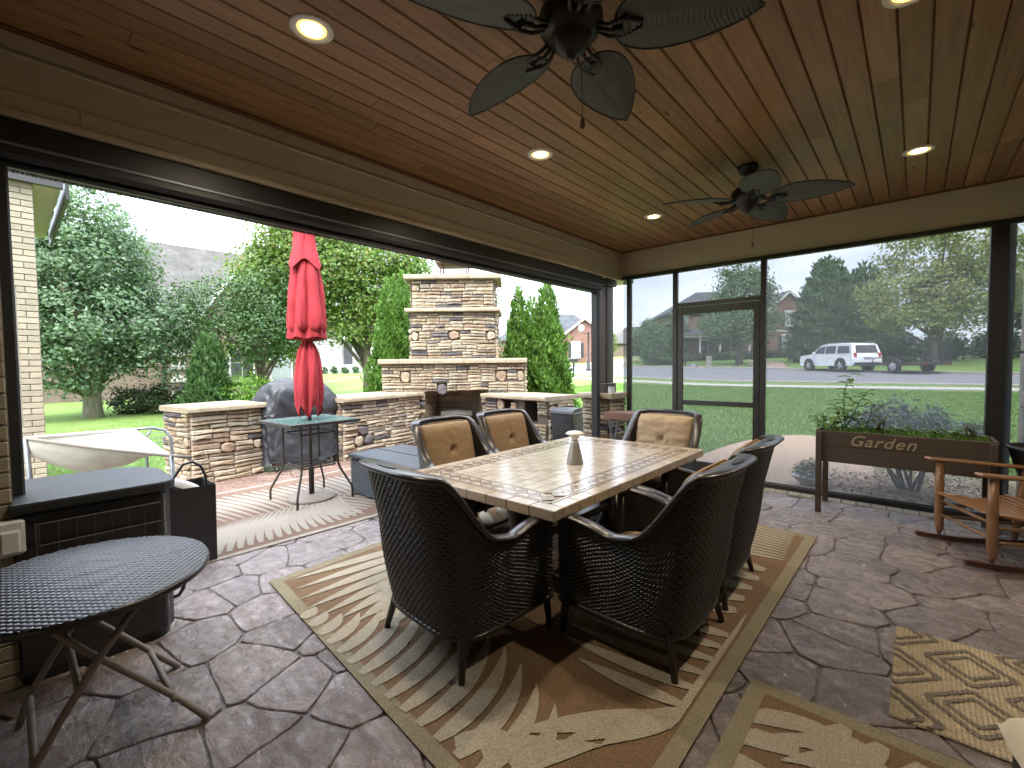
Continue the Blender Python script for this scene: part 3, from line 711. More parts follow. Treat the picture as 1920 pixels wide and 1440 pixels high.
def fan(x, y, a0, label):
    t = thing('ceiling_fan', label, 'ceiling fan', (x, y, CZ), group='leaf bladed ceiling fans')
    MB().lathe([(.0, 0), (.075, 0), (.075, -.02), (.055, -.06), (.02, -.075), (.0, -.075)], 28).build('canopy', M['fanmetal'], t, smooth=True)
    MB().lathe([(.014, -.07), (.014, -.16)], 12).build('downrod', M['fanmetal'], t, smooth=True)
    MB().lathe([(.0, -.15), (.045, -.155), (.10, -.18), (.125, -.205), (.13, -.245), (.115, -.275), (.085, -.285), (.08, -.30), (.062, -.335), (.04, -.355), (.022, -.36), (.018, -.375), (.0, -.378)], 32).build('motor', M['fanmetal'], t, smooth=True)
    for k in range(5):
        a = R(a0+72*k)
        ir = MB()
        for s_ in (-1, 1): ir.tube([(.10, s_*.018, -.27), (.15, s_*.034, -.292), (.20, s_*.045, -.288), (.275, s_*.012, -.286)], .008, 8)
        ir.tube([(.09, 0, -.268), (.15, 0, -.293), (.20, 0, -.291)], .009, 8); ir.cbox(.20, .225, -.05, .05, -.292, -.280, .003)
        o = ir.build('blade_iron', M['fanmetal'], t, smooth=True); o.rotation_euler = (0, 0, a)
        b = link('blade', BL, t); b.matrix_local = Matrix.Rotation(a, 4, 'Z') @ Matrix.Translation((.165, 0, -.285)) @ Matrix.Rotation(R(-13), 4, 'X')
        link('rim', BR, b)
    ch = MB(); ch.tube([(.03, .03, -.35), (.032, .033, -.60)], .0014, 6); c_ = ch.build('pull_chain', M['brown_metal'], t)
    MB().lathe([(0, -.60), (.006, -.605), (.011, -.625), (.012, -.635), (.006, -.645), (0, -.647)], 12, (.032, .033, 0)).build('fob', M['redbench'], c_, smooth=True)
fan(-1.05, 1.545, 28, 'dark leaf bladed ceiling fan above the near end of the dining table')
fan(-1.05, 4.07, 8, 'dark leaf bladed ceiling fan close to the screened wall')
# ------------------------------------------------------------------ rugs
def quadmap(A, B, Cc, D):
    return lambda u, v: ((A[0]*(1-u)+B[0]*u)*(1-v)+(D[0]*(1-u)+Cc[0]*u)*v, (A[1]*(1-u)+B[1]*u)*(1-v)+(D[1]*(1-u)+Cc[1]*u)*v)
LC = [0]
def leaflet(mb, x, y, ang, L, w, bend, lim, z, n=9):
    """one pointed leaf; outline kept inside lim = (x0, x1, y0, y1)"""
    P = []; LC[0] += 1; z = z+.00003*(LC[0] % 60)
    for i in range(n+1):
        t = i/n; a = ang+bend*t; P.append((x, y, a, w*math.sin(math.pi*min(.985, .10+.90*t)**.82)**.9+.001)); x += math.cos(a)*L/n; y += math.sin(a)*L/n
    cl = lambda a, b: (max(lim[0], min(lim[1], a)), max(lim[2], min(lim[3], b)), z)
    vs = []
    for px, py, a, ww in P: vs += [cl(px-math.sin(a)*ww, py+math.cos(a)*ww), cl(px+math.sin(a)*ww, py-math.cos(a)*ww)]
    mb.add(vs, [(2*i, 2*i+1, 2*i+3, 2*i+2) for i in range(n)])
def frond(rug, spine, lens, angs, w, bend, lim, z, mat, both=False):
    for i, (x, y) in enumerate(spine):
        m = MB(); leaflet(m, x, y, angs[i], lens[i], w, bend, lim, z); m.build('palm_leaflet', M[mat], rug)
def lerp(a, b, n): return [(a[0]+(b[0]-a[0])*i/(n-1), a[1]+(b[1]-a[1])*i/(n-1)) for i in range(n)]
def rug_body(t, A, B, Cc, D, base, edge, edge2, h=.010, bw=.07):
    q = quadmap(A, B, Cc, D); m = MB(); nu = 40
    rr = random.Random(3)
    def band(u0, u1, v0, v1, z, mi):
        k = 12; vs = []
        for j in range(k+1):
            for i in range(k+1):
                x, y = q(u0+(u1-u0)*i/k, v0+(v1-v0)*j/k); vs.append((x, y, z+.0015*noise.noise(Vector((x*3, y*3, 0)))))
        m.add(vs, [(j*(k+1)+i, j*(k+1)+i+1, (j+1)*(k+1)+i+1, (j+1)*(k+1)+i) for j in range(k) for i in range(k)], mi)
    lx = math.dist(A, B); ly = math.dist(A, D); bu, bv = bw/lx, bw/ly
    band(bu, 1-bu, bv, 1-bv, h, 0)
    for r_ in ((0, 1, 0, bv), (0, 1, 1-bv, 1), (0, bu, bv, 1-bv), (1-bu, 1, bv, 1-bv)): band(*r_, h+.0005, 1)
    ring = [q(u, v) for u, v in [(i/12, 0) for i in range(12)]+[(1, i/12) for i in range(12)]+[(1-i/12, 1) for i in range(12)]+[(0, 1-i/12) for i in range(12)]]
    n = len(ring); m.add([(x, y, 0.001) for x, y in ring]+[(x, y, h+.0012) for x, y in ring], [(i, (i+1) % n, n+(i+1) % n, n+i) for i in range(n)], 2)
    return m.build('woven_body', [M[base], M[edge], M[edge2]], t)
r4 = random.Random(9)
# main rug under the dining table
A, B, Cc, D = (-3.255, 1.14), (-.615, .93), (-.59, 4.43), (-3.40, 4.62)
rug = thing('area_rug', 'large brown rug with beige palm leaves under the dining table', 'rug', (0, 0, 0))
rug_body(rug, A, B, Cc, D, 'rug_brown', 'rug_edge', 'rug_edge2')
LIM = (-3.22, -.69, 1.06, 4.42); z = .0135
n = 15; frond(rug, lerp((-2.62, 1.09), (-1.02, 1.03), n), [.13+.55*smoothstep(0, 8, i)-.20*smoothstep(10, 15, i) for i in range(n)], [R(104-i*1.6) for i in range(n)], .043, R(46), LIM, z, 'rug_leaf')
for k in range(3):
    m = MB(); leaflet(m, -1.30+.12*k, 1.10+.03*k, R(52+9*k), .30+.03*k, .05, R(-30), LIM, z); m.build('palm_leaflet', M['rug_leaf'], rug)
n = 9; frond(rug, lerp((-3.02, 2.15), (-2.25, 1.55), n), [.92, .86, .82, .76, .66, .54, .42, .32, .22], [R(-101+i*3.6) for i in range(n)], .050, R(5), LIM, z, 'rug_leaf')
n = 6; frond(rug, [(-.72, 1.86+.13*i) for i in range(n)], [.50, .66, .72, .66, .50, .34], [R(188+i*.8) for i in range(n)], .040, R(-10), LIM, z, 'rug_leaf')
n = 3; frond(rug, [(-.70, 1.78+.02*i) for i in range(n)], [.70, .52, .4], [R(222+i*9) for i in range(n)], .055, R(12), LIM, z, 'rug_leaf')
m = MB(); leaflet(m, -.71, 1.70, R(88), 1.1, .022, R(4), LIM, z); m.build('palm_stem', M['rug_leaf'], rug)
n = 5; frond(rug, [(-.76, 2.80+.17*i) for i in range(n)], [.46, .52, .5, .42, .36], [R(204-i*7) for i in range(n)], .060, R(-25), LIM, z, 'rug_leaf')
n = 13; frond(rug, lerp((-.70, 3.75), (-.74, 4.38), n), [.75]*n, [R(186-i*3) for i in range(n)], .022, R(16), LIM, z, 'rug_leaf')
n = 9; frond(rug, lerp((-3.15, 4.3), (-3.2, 2.4), n), [.55]*n, [R(-30-2*i) for i in range(n)], .055, R(20), LIM, z, 'rug_leaf')
# second rug by the camera
A, B, Cc, D = (-.535, .2), (1.1, .22), (1.08, 2.275), (-.537, 2.235)
rug = thing('area_rug', 'brown palm leaf rug lying beside the jute mat', 'rug', (0, 0, 0))
rug_body(rug, A, B, Cc, D, 'rug_brown', 'rug_edge', 'rug_edge2')
LIM = (-.465, 1.02, .27, 2.175)
n = 11; frond(rug, lerp((-.18, 2.17), (.95, 2.0), n), [.34+.02*i for i in range(n)], [R(250+i*3) for i in range(n)], .042, R(-40), LIM, z, 'rug_leaf')
n = 5; frond(rug, lerp((-.25, 2.10), (-.44, 1.35), n), [.42]*n, [R(200-i*8) for i in range(n)], .05, R(20), LIM, z, 'rug_leaf')
for k in range(6):
    leafm = MB(); leaflet(leafm, -.1+.02*k, 2.09-.02*k, R(185+k*14), .36, .045, R(12), LIM, z); leafm.build('palm_leaflet', M['rug_leaf'], rug)
# faded rug on the open patio
A, B, Cc, D = (-6.05, .2), (-3.94, .2), (-3.88, 3.35), (-6.05, 3.45)
rug = thing('area_rug', 'faded cream and brown palm rug under the umbrella table', 'rug', (0, 0, 0))
rug_body(rug, A, B, Cc, D, 'rug3_base', 'rug3_leaf', 'rug3_base', h=.008, bw=.06); LIM = (-5.98, -4.0, .27, 3.3); z3 = .0115
n = 26; frond(rug, lerp((-4.02, .35), (-4.05, 2.3), n), [.95]*n, [R(150+i*1.2) for i in range(n)], .032, R(-30), LIM, z3, 'rug3_leaf')
n = 30; frond(rug, lerp((-5.9, .4), (-5.7, 3.25), n), [1.1]*n, [R(34-i*1.2) for i in range(n)], .034, R(-18), LIM, z3, 'rug3_leaf')
n = 16; frond(rug, lerp((-4.1, 2.2), (-4.4, 3.28), n), [.85]*n, [R(205-i*2) for i in range(n)], .032, R(18), LIM, z3, 'rug3_leaf')
n = 12; frond(rug, lerp((-5.2, .3), (-4.3, .3), n), [.6]*n, [R(105-i*3) for i in range(n)], .03, R(25), LIM, z3, 'rug3_leaf')
# jute mat: braided body, dark diamond rows
mat_ = thing('jute_mat', 'braided jute mat with dark diamond rows by the rocking chair', 'mat', (0, 0, 0))
x0, x1, y0, y1 = -.058, 1.15, 2.372, 3.205; m = MB(); nr = 48
for i in range(nr):
    ya = y0+(y1-y0)*i/nr; yb = y0+(y1-y0)*(i+1)/nr
    m.grid(lambda u, v: (x0+(x1-x0)*u, ya+(yb-ya)*v, .004+.010*math.sin(math.pi*v)**.6+.002*noise.noise(Vector((u*60, i*3.1, v)))), 60, 4)
m.build('braid', M['jute'], mat_, smooth=True)
DZ = [0]
def ribbon(pts, w, zz):
    dd = MB()
    for (ax, ay), (bx, by) in zip(pts, pts[1:]):
        DZ[0] += 1; zz += .00008; d = Vector((bx-ax, by-ay)); L = d.length; d /= L; nx, ny = -d.y*w, d.x*w; k = max(2, int(L/.02)); vs = []
        for i in range(k+1):
            t = i/k; cx, cy = ax+(bx-ax)*t, ay+(by-ay)*t; wv = 1+.25*math.sin(i*2.1)
            vs += [(max(x0, min(x1, cx+nx*wv)), max(y0, min(y1, cy+ny*wv)), zz), (max(x0, min(x1, cx-nx*wv)), max(y0, min(y1, cy-ny*wv)), zz)]
        dd.add(vs, [(2*i, 2*i+1, 2*i+3, 2*i+2) for i in range(k)])
    dd.build('diamond_outline', M['jute_dk'], mat_)
for ci in range(6):
    for cj in range(3):
        cx, cy = -.05+.26*ci, (2.60 if ci % 2 else 2.415)+.37*cj
        if cy > 3.2: continue
        for s_, w in ((1., .010), (.62, .009)):
            ribbon([(cx-.155*s_, cy), (cx, cy+.165*s_), (cx+.155*s_, cy), (cx, cy-.165*s_), (cx-.155*s_, cy)], w, .0165)

# ------------------------------------------------------------------ dining table
TX0, TX1, TY0, TY1, TZ = -2.655, -1.355, 1.82, 3.98, .708
tb = thing('dining_table', 'rectangular stone tile topped dining table on dark pedestals', 'table', ((TX0+TX1)/2, (TY0+TY1)/2, .012))
hw, hl = (TX1-TX0)/2, (TY1-TY0)/2
top = MB().cbox(-hw+.004, hw-.004, -hl+.004, hl-.004, TZ-.048, TZ-.006, .004).build('table_top', M['grout'], tb)
def tilemesh(w, l, mat, h=.012, b=.002):
    return MB().cbox(-w/2, w/2, -l/2, l/2, -h, 0, b).mesh('tile', M[mat])
cache = {}
def tile(cx, cy, w, l, mat, z=TZ, name='tile'):
    k = (round(w, 4), round(l, 4), mat)
    if k not in cache: cache[k] = tilemesh(w, l, mat)
    return link(name, cache[k], top, loc=(cx, cy, z))
# outer border of edge tiles, wrapping over the side
eb = .085
def border(n, L, axis, sgn):
    s_ = L/n
    for i in range(n):
        c = -L/2+s_*(i+.5)
        m = cache.get((n, axis, 'e'))
        if m is None:
            w, l = (s_-.002, eb) if axis == 'x' else (eb, s_-.002)
            m = MB().cbox(-w/2, w/2, -l/2, l/2, -.058, 0, .004).mesh('edge_tile', M['tile_edge']); cache[(n, axis, 'e')] = m
        link('edge_tile', m, top, loc=((c, sgn*(hl-eb/2), TZ) if axis == 'x' else (sgn*(hw-eb/2), c, TZ)))
for s_ in (-1, 1): border(8, 2*hw, 'x', s_); border(13, 2*hl-2*eb, 'y', s_)
# thin dark lines, harlequin band, thin lines, field
def frame_line(off, w):
    a, b = hw-off, hl-off
    for s_ in (-1, 1):
        MB().cbox(-a, a, s_*b-w/2, s_*b+w/2, -.01, -.0008, .001).build('line_tile', M['tile_dk'], top, loc=(0, 0, TZ))
        MB().cbox(s_*a-w/2, s_*a+w/2, -b+w/2+.001, b-w/2-.001, -.01, -.0008, .001).build('line_tile', M['tile_dk'], top, loc=(0, 0, TZ))
frame_line(.100, .022); frame_line(.232, .022)
bo, bi = .113, .219; bm = (bo+bi)/2; bwid = bi-bo
def diamond_band(L, axis, sgn, n):
    p = L/n
    key = ('d', axis, n)
    if key not in cache:
        a, b = p*.5-.0015, bwid/2-.0015
        if axis == 'x': poly = [(-a, 0), (0, -b), (a, 0), (0, b)]; tri = [(-a, 0), (a, 0), (0, b*.98)]; tri2 = [(-a, 0), (0, -b*.98), (a, 0)]
        else: poly = [(0, -a), (b, 0), (0, a), (-b, 0)]; tri = [(0, -a), (b*.98, 0), (0, a)]; tri2 = [(0, -a), (0, a), (-b*.98, 0)]
        # triangles between diamonds have their long side on the band's rim
        if axis == 'x': tu = [(-a, b), (0, .004), (a, b)][::-1]; td = [(-a, -b), (a, -b), (0, -.004)]
        else: tu = [(b, -a), (b, a), (.004, 0)]; td = [(-b, a), (-b, -a), (-.004, 0)]
        cache[key] = (MB().prism(poly, -.01, 0).mesh('diamond_tile', M['tile_dk']), MB().prism(tu, -.01, 0).mesh('triangle_tile', M['tile']), MB().prism(td, -.01, 0).mesh('triangle_tile', M['tile']))
    d_, t1, t2 = cache[key]
    for i in range(n):
        c = -L/2+p*(i+.5); e = sgn*((hl if axis == 'x' else hw)-bm); at = (lambda q: (q, e, TZ)) if axis == 'x' else (lambda q: (e, q, TZ))
        link('diamond_tile', d_, top, loc=at(c))
        if i < n-1: link('triangle_tile', t1, top, loc=at(c+p/2)); link('triangle_tile', t2, top, loc=at(c+p/2))
for s_ in (-1, 1): diamond_band(2*(hw-bo), 'x', s_, 11); diamond_band(2*(hl-bi), 'y', s_, 18)
fx, fy = hw-.246, hl-.246; nx, ny = 9, 20; wx, wy = 2*fx/nx, 2*fy/ny; rt_ = random.Random(2)
for i in range(nx):
    for j in range(ny):
        cx, cy = -fx+wx*(i+.5), -fy+wy*(j+.5)
        tile(cx, cy, wx-.0022, wy-.0022, 'tile_md' if (i+j) % 2 == 0 and rt_.random() < .6 else 'tile')
for s_ in (-1, 1):
    p = MB(); c = s_*.58
    p.lathe([(.17, .06), (.15, .10), (.09, .16), (.075, .30), (.095, .45), (.13, .56), (.22, .62), (.24, .672)], 20, (0, c, 0)); o = p.build('pedestal', M['rail'], tb, smooth=True)
    for ax in (-1, 1):
        f_ = MB(); f_.tube([(0, c, .10), (ax*.14, c, .085), (ax*.30, c, .045), (ax*.42, c, .028)], [.05, .045, .035, .026], 10); f_.build('foot', M['rail'], tb, smooth=True)
MB().cbox(-.05, .05, -.58, .58, .20, .26, .01).build('stretcher', M['rail'], tb)
# fly fan on the table
ft = thing('table_fan', 'pale grey conical fan with white cap standing on the dining table', 'table fan', (-1.905, 2.83, TZ+.012))
MB().lathe([(0, 0), (.062, 0), (.063, .006), (.055, .05), (.041, .11), (.030, .155), (.026, .172), (.0, .173)], 36).build('cone_body', M['umbershade'], ft, smooth=True)
MB().lathe([(.022, .173), (.026, .19), (.03, .198), (.045, .212), (.068, .222), (.068, .227), (.05, .238), (.02, .245), (0, .247)], 36).build('cap', M['white'], ft, smooth=True)

# ------------------------------------------------------------------ dining chairs
def ch_top(t):
    a = abs(t); z = .632+.318*(1-smoothstep(.32, .64, a))
    if a < .34: z += .018*math.cos(a/.34*math.pi/2)
    z -= .0*(a > .6); z += .02*smoothstep(.75, 1., a)-.03*math.exp(-((a-.66)/.09)**2)
    return z
def ch_pt(t, z, off=0.):
    q = max(0, (z-.18)/.77); w = .338+.022*q+off; d = .285+.15*q**1.3+off+.02*math.sin(math.pi*min(1, q*1.6))
    if abs(t) < .62:
        a = t/.62*math.pi/2; sa, ca = math.sin(a), math.cos(a)
        return Vector((w*math.copysign(abs(sa)**.5, sa), -d*max(0, ca)**.5, z))
    f_ = (abs(t)-.62)/.38; return Vector((math.copysign(w-.01*f_, t), .37*f_, z))
def chair_shell():
    rows, cols, ru, rv = 42, 52, 6, 4; nu, nv = cols*ru, rows*rv
    # equal arc steps along the U
    ts = [-1+2*i/1200 for i in range(1201)]; ps = [ch_pt(t, .55) for t in ts]; arc = [0]
    for a, b in zip(ps, ps[1:]): arc.append(arc[-1]+(b-a).length)
    tt = np.interp(np.linspace(0, arc[-1], nu+1), arc, ts)
    V = np.zeros((nv+1, nu+1, 3)); 
    for i, t in enumerate(tt):
        zt = ch_top(t); p0 = ch_pt(t, .5); e = 1e-3; tg = (ch_pt(min(1, t+e), .5)-ch_pt(max(-1, t-e), .5)); nrm = Vector((tg.y, -tg.x, 0)); nrm = nrm.normalized() if nrm.length > 1e-9 else Vector((0, -1, 0))
        zb = .175+.02*smoothstep(.5, 1, abs(t))
        for j in range(nv+1):
            z = zb+(zt-zb)*j/nv; p = ch_pt(t, z); row = j//rv if j < nv else rows-1; fr = (j % rv)/rv
            cu = i/ru+(.5 if row % 2 else 0)
            d = .0105*abs(math.sin(math.pi*cu))**.8*(.12, .8, 1., .8)[j % rv]
            V[j, i] = p+nrm*d
    F_ = []
    for j in range(nv):
        b = j*(nu+1); F_.append(np.stack([b+np.arange(nu), b+np.arange(nu)+1, b+nu+1+np.arange(nu)+1, b+nu+1+np.arange(nu)], 1))
    # inner lining
    n2u, n2v = 60, 12; o = (nu+1)*(nv+1); I = []
    for j in range(n2v+1):
        for i in range(n2u+1):
            t = -1+2*i/n2u; zt = ch_top(t); I.append(ch_pt(t, .2+(zt-.2)*j/n2v, -.03))
    for j in range(n2v):
        b = o+j*(n2u+1); F_.append(np.stack([b+np.arange(n2u), b+n2u+1+np.arange(n2u), b+n2u+2+np.arange(n2u), b+np.arange(n2u)+1], 1))
    V = np.r_[V.reshape(-1, 3), np.array([tuple(p) for p in I])]; Fq = np.concatenate(F_)
    return V, Fq
def sweep_rail():
    m = MB(); prof = [(-.040, -.004), (-.036, .009), (-.026, .012), (.020, .012), (.032, .008), (.036, -.002), (.026, -.015), (-.030, -.015)]
    n = 120; k = len(prof); vs = []
    for i in range(n+1):
        t = -1+2*i/n; z = ch_top(t); e = 2e-3
        p = ch_pt(t, z); tg = (ch_pt(min(1, t+e), ch_top(min(1, t+e)))-ch_pt(max(-1, t-e), ch_top(max(-1, t-e)))).normalized()
        hz = Vector((tg.y, -tg.x, 0)); hz = hz.normalized(); u = hz.cross(tg); u = -u if u.z < 0 else u
        if u.z < .05: u = Vector((0, 0, 1))
        wdn = 1+.35*math.exp(-(t/.22)**2)
        for a, b in prof: vs.append(p+hz*(a*wdn)+u*b)
    fs = []
    for i in range(n):
        for j in range(k): fs.append((i*k+j, (i+1)*k+j, (i+1)*k+(j+1) % k, i*k+(j+1) % k))
    fs += [tuple(range(k)), tuple(range(n*k, n*k+k))[::-1]]; m.add(vs, fs); return m
def pillow(w, h, T_, tuft=True, seed=1, n=40, wr=.0):
    """cushion in the xz plane, front towards +y"""
    m = MB(); rr = random.Random(seed); ph = rr.uniform(0, 6)
    def th(a, b):
        e = max(0, 1-abs(a)**5)**.45*max(0, 1-abs(b)**5)**.45; t = T_*(.28+.72*e) if e > 0 else 0
        t = T_*e
        if tuft:
            r_ = math.hypot(a*w/.5, b*h/.5)*.5; an = math.atan2(b, a)
            t -= T_*.55*math.exp(-(r_/.055)**2)+T_*.10*math.exp(-r_/.16)*(.5+.5*math.sin(an*9+ph))
        t += wr*noise.noise(Vector((a*3+seed, b*5, 0)))+wr*.6*noise.noise(Vector((a*8+seed, b*2.5, 4)))*e
        return t
    for s_ in (1, -1):
        f_ = lambda u, v: ((u*2-1)*w/2*(1-.04*abs(v*2-1)**3), s_*(th(u*2-1, v*2-1) if s_ > 0 else th(u*2-1, v*2-1)*.5), (v*2-1)*h/2*(1-.03*abs(u*2-1)**3))
        m.grid(f_, n, n)
        if s_ > 0: m.f = [q[::-1] for q in m.f]
    return m
CV, CF = chair_shell(); RAIL = sweep_rail().mesh('top_rail', M['rail'], True)
def chair_proto(lt):
    fab = M['cushion_lt' if lt else 'cushion']; t = thing('dining_chair', 'x', 'chair', group='woven dining chairs around the stone table')
    npmesh('woven_shell', CV, CF, M['wicker'], t, smooth=True); link('top_rail', RAIL, t)
    sl2 = MB(); sl2.lathe([(.001, .0), (.045, .0), (.05, .003), (.0, .0035)], 20, sx=1.6, sy=.36); o = sl2.build('handle_slot_shade', M['blade_rim'], t, loc=(0, -.436, .981))  # black disc paints the slot's shaded hollow; no hole is cut in the rail
    b = MB(); pts = [tuple(ch_pt(-1+2*i/60, .176)) for i in range(61)]; b.tube(pts, .014, 8); b.tube([pts[0], pts[-1]], .014, 8); b.build('base_rail', M['rail'], t, smooth=True)
    for x, y, sx, sy in ((-.285, -.225, -.045, -.045), (.285, -.225, .045, -.045), (-.315, .335, -.01, .02), (.315, .335, .01, .02)):
        l = MB(); l.tube([(x, y, .60 if y > 0 else .20), (x+sx*.1, y+sy*.1, .19), (x+sx, y+sy, .0)], [.022, .022, .016], 8); l.build('leg', M['rail'], t, smooth=True)
    MB().cbox(-.285, .285, -.24, .29, .28, .325, .012).build('seat_deck', M['wicker'], t)
    sc_ = pillow(.60, .52, .062, True, 5, 36); sc_.xf(Matrix.Translation((0, .035, .375)) @ Matrix.Rotation(R(90), 4, 'X') @ Matrix.Rotation(R(180), 4, 'Y')); 
    sc_.build('seat_cushion', fab, t, smooth=True)
    bc = pillow(.58, .50, .085, True, 8 if lt else 11, 44, .010 if lt else .004); bc.xf(Matrix.Translation((0, -.285, .695)) @ Matrix.Rotation(R(12), 4, 'X'))
    c = bc.build('back_cushion', fab, t, smooth=True)
    e = MB(); pp_ = []
    for i in range(48):
        a = 2*math.pi*i/48; pp_.append((.292*math.copysign(abs(math.cos(a))**.35, math.cos(a)), .018, .252*math.copysign(abs(math.sin(a))**.35, math.sin(a))))
    e.tube(pp_, .0055, 6, closed=True); e.xf(Matrix.Translation((0, -.285, .695)) @ Matrix.Rotation(R(12), 4, 'X')); e.build('piping', fab, c, smooth=True)
    bt_ = MB(); bt_.lathe([(0, .012), (.010, .010), (.013, .0), (0, -.004)], 12); bt_.xf(Matrix.Translation((0, -.285, .695)) @ Matrix.Rotation(R(12), 4, 'X') @ Matrix.Translation((0, .036, 0)) @ Matrix.Rotation(R(-90), 4, 'X')); bt_.build('tuft_button', fab, c, smooth=True)
    return t
ca = chair_proto(False); cb = chair_proto(True)
ca.location = (-1.83, 1.615, .012); ca.rotation_euler = (0, 0, R(-3)); ca['label'] = 'woven dining chair at the end of the table nearest the oval folding table'
dup(ca, None, (-1.06, 2.30, .012), R(90), 'woven dining chair on the jute mat side, nearer the second palm rug')
dup(ca, None, (-1.09, 3.08, .012), R(92), 'woven dining chair on the jute mat side, nearer the garden planter')
dup(ca, None, (-2.86, 2.64, .012), R(-90), 'woven dining chair on the fireplace side beside the grey deck box')
dup(ca, None, (-2.88, 3.44, .012), R(-92), 'woven dining chair on the fireplace side closer to the trash bin')
cb.location = (-1.87, 4.05, .012); cb.rotation_euler = (0, 0, R(178)); cb['label'] = 'dining chair with paler wrinkled cushion at the screened wall end'

# ------------------------------------------------------------------ grey deck box
bx = thing('deck_box', 'low blue grey woven resin deck box behind the dining chairs', 'deck box', (-4.22, 2.98, 0), R(2))
bd = MB().cbox(-.62, .62, -.36, .36, .02, .42, .02).build('body', M['bluegrey'], bx)
for k in range(16):
    MB().cbox(-.625, .625, -.365, .365, .035+k*.024, .049+k*.024, .006).build('woven_band', M['bluegrey'], bd)
ld = MB().cbox(-.64, .64, -.38, .38, .424, .475, .016).build('lid', M['bluegrey'], bx)
MB().cbox(-.63, .63, -.004, .004, .4745, .481, .001).build('lid_seam', M['black'], ld)
for dx in (-.55, .55):
    for dy in (-.29, .29): MB().cbox(dx-.03, dx+.03, dy-.03, dy+.03, 0, .02, .004).build('foot', M['black'], bx)

# ------------------------------------------------------------------ left foreground: cabinet, tote, oval table
cbn = thing('storage_cabinet', 'black storage cabinet with rounded corner and wire basket', 'cabinet', (-3.33, .30, 0))
def rplan(x0, x1, y0, y1, r_, n=10):
    p = [(x0, y0), (x1, y0)]
    p += [(x1-r_*.35+r_*.35*math.cos(a), y1-r_*.35+r_*.35*math.sin(a)) for a in [math.pi/2*i/4 for i in range(5)]]
    p += [(x0+r_+r_*math.cos(a), y1-r_+r_*math.sin(a)) for a in [math.pi/2+math.pi/2*i/n for i in range(n+1)]]
    return p
MB().prism(rplan(-.31, .31, -.30, .285, .25), .05, .80).build('body', M['black'], cbn, bevel=.006)
MB().prism(rplan(-.335, .335, -.315, .305, .27), .805, .86).build('top', M['grillcover'], cbn, bevel=.012)
MB().prism(rplan(-.29, .29, -.28, .265, .24), .0, .05).build('plinth', M['black'], cbn)
wb = MB(); X = .345
for z in (.755, .655, .555): wb.tube([(X, -.235, z), (X, .225, z)], .0035, 6)
for k in range(8): yy = -.225+.44*k/7; wb.tube([(X, yy, .755), (X, yy, .555)], .002, 5)
for yy in (-.235, .225): wb.tube([(.31, yy, .755), (X+.012, yy, .757)], .0045, 6); wb.tube([(X, yy, .755), (X, yy, .555)], .003, 5)
wb.build('wire_basket', M['wire'], cbn)
hn = MB(); hn.tube([(.12, .285, .30), (.12, .33, .30), (.12, .355, .26), (.12, .355, .17), (.12, .33, .13), (.12, .285, .13)], .011, 8); hn.build('side_handle', M['black'], cbn, smooth=True)
zp = MB()
for k in range(60): zp.cbox(.312, .318, .24, .252, .06+k*.0122, .068+k*.0122, .001)
zp.build('zip_strip', M['greysteel'], cbn, kind='stuff')
tote = thing('tote_bag', 'tall black tote bag with rope handle beside the cabinet', 'bag', (-4.08, .87, 0), R(3))
MB().add([(-.15,-.20,0),(.13,-.20,0),(.13,.15,0),(-.15,.15,0),(-.17,-.20,.60),(.15,-.20,.60),(.15,.15,.59),(-.17,.15,.59)], [(0,3,2,1),(0,1,5,4),(1,2,6,5),(2,3,7,6),(3,0,4,7)]).build('bag_body', M['black'], tote)
MB().tube([(.14,-.12,.58),(.14,-.11,.68),(.14,-.05,.77),(.14,.01,.78),(.14,.06,.74),(.14,.09,.66),(.14,.09,.58)], .010, 8).build('handle', M['black'], tote, smooth=True)
pl = pillow(.28, .26, .05, False, 3, 16); pl.xf(Matrix.Translation((0,-.03,.58)) @ Matrix.Rotation(R(60), 4, 'X')); pl.build('towel', M['canvas'], tote, smooth=True)
ot = thing('folding_table', 'oval black wicker folding table in front of the cabinet', 'table', (-2.43, .18, 0), R(0))
wm = MB(); nu, nv = 260, 260; ra, rb = .42, .40
def wv(i, j):
    a, b = i*2-1, j*2-1
    X, Y = a*math.sqrt(1-b*b/2), b*math.sqrt(1-a*a/2)
    x, y = X*ra, Y*rb; u, v = y/.030, x/.0165; row = math.floor(v); fr = v-row
    return (x, y, .650+.0050*abs(math.sin(math.pi*(u+.5*(row % 2))))**.6*math.sin(math.pi*fr)**.5)
wm.grid(wv, nu, nv); wm.build('woven_top', M['wicker'], ot, smooth=True)
MB().lathe([(.97, .620), (1.01, .625), (1.015, .640), (1.0, .650), (.97, .651)], 64, sx=ra, sy=rb).build('rim', M['wicker'], ot, smooth=True)
for s_ in (-1, 1):
    xx = s_*.25
    l = MB(); l.tube([(xx, .16*1, .63), (xx, .02, .44), (xx, -.10, .25), (xx-.0, -.17, .12), (xx+s_*.03, -.20, 0)], .018, 8, flat=.7); l.build('leg', M['taupe'], ot, smooth=True)
    xx = s_*.215; l = MB(); l.tube([(xx, -.16, .63), (xx, -.02, .44), (xx, .12, .27), (xx, .24, .12), (xx+s_*.03, .33, 0)], .018, 8, flat=.7); l.build('leg', M['taupe'], ot, smooth=True)
for (yy, zz) in ((-.165, .13), (.22, .145), (-.05, .335)): MB().tube([(-.25, yy, zz), (.25, yy, zz)], .012, 8).build('cross_bar', M['taupe'], ot, smooth=True)
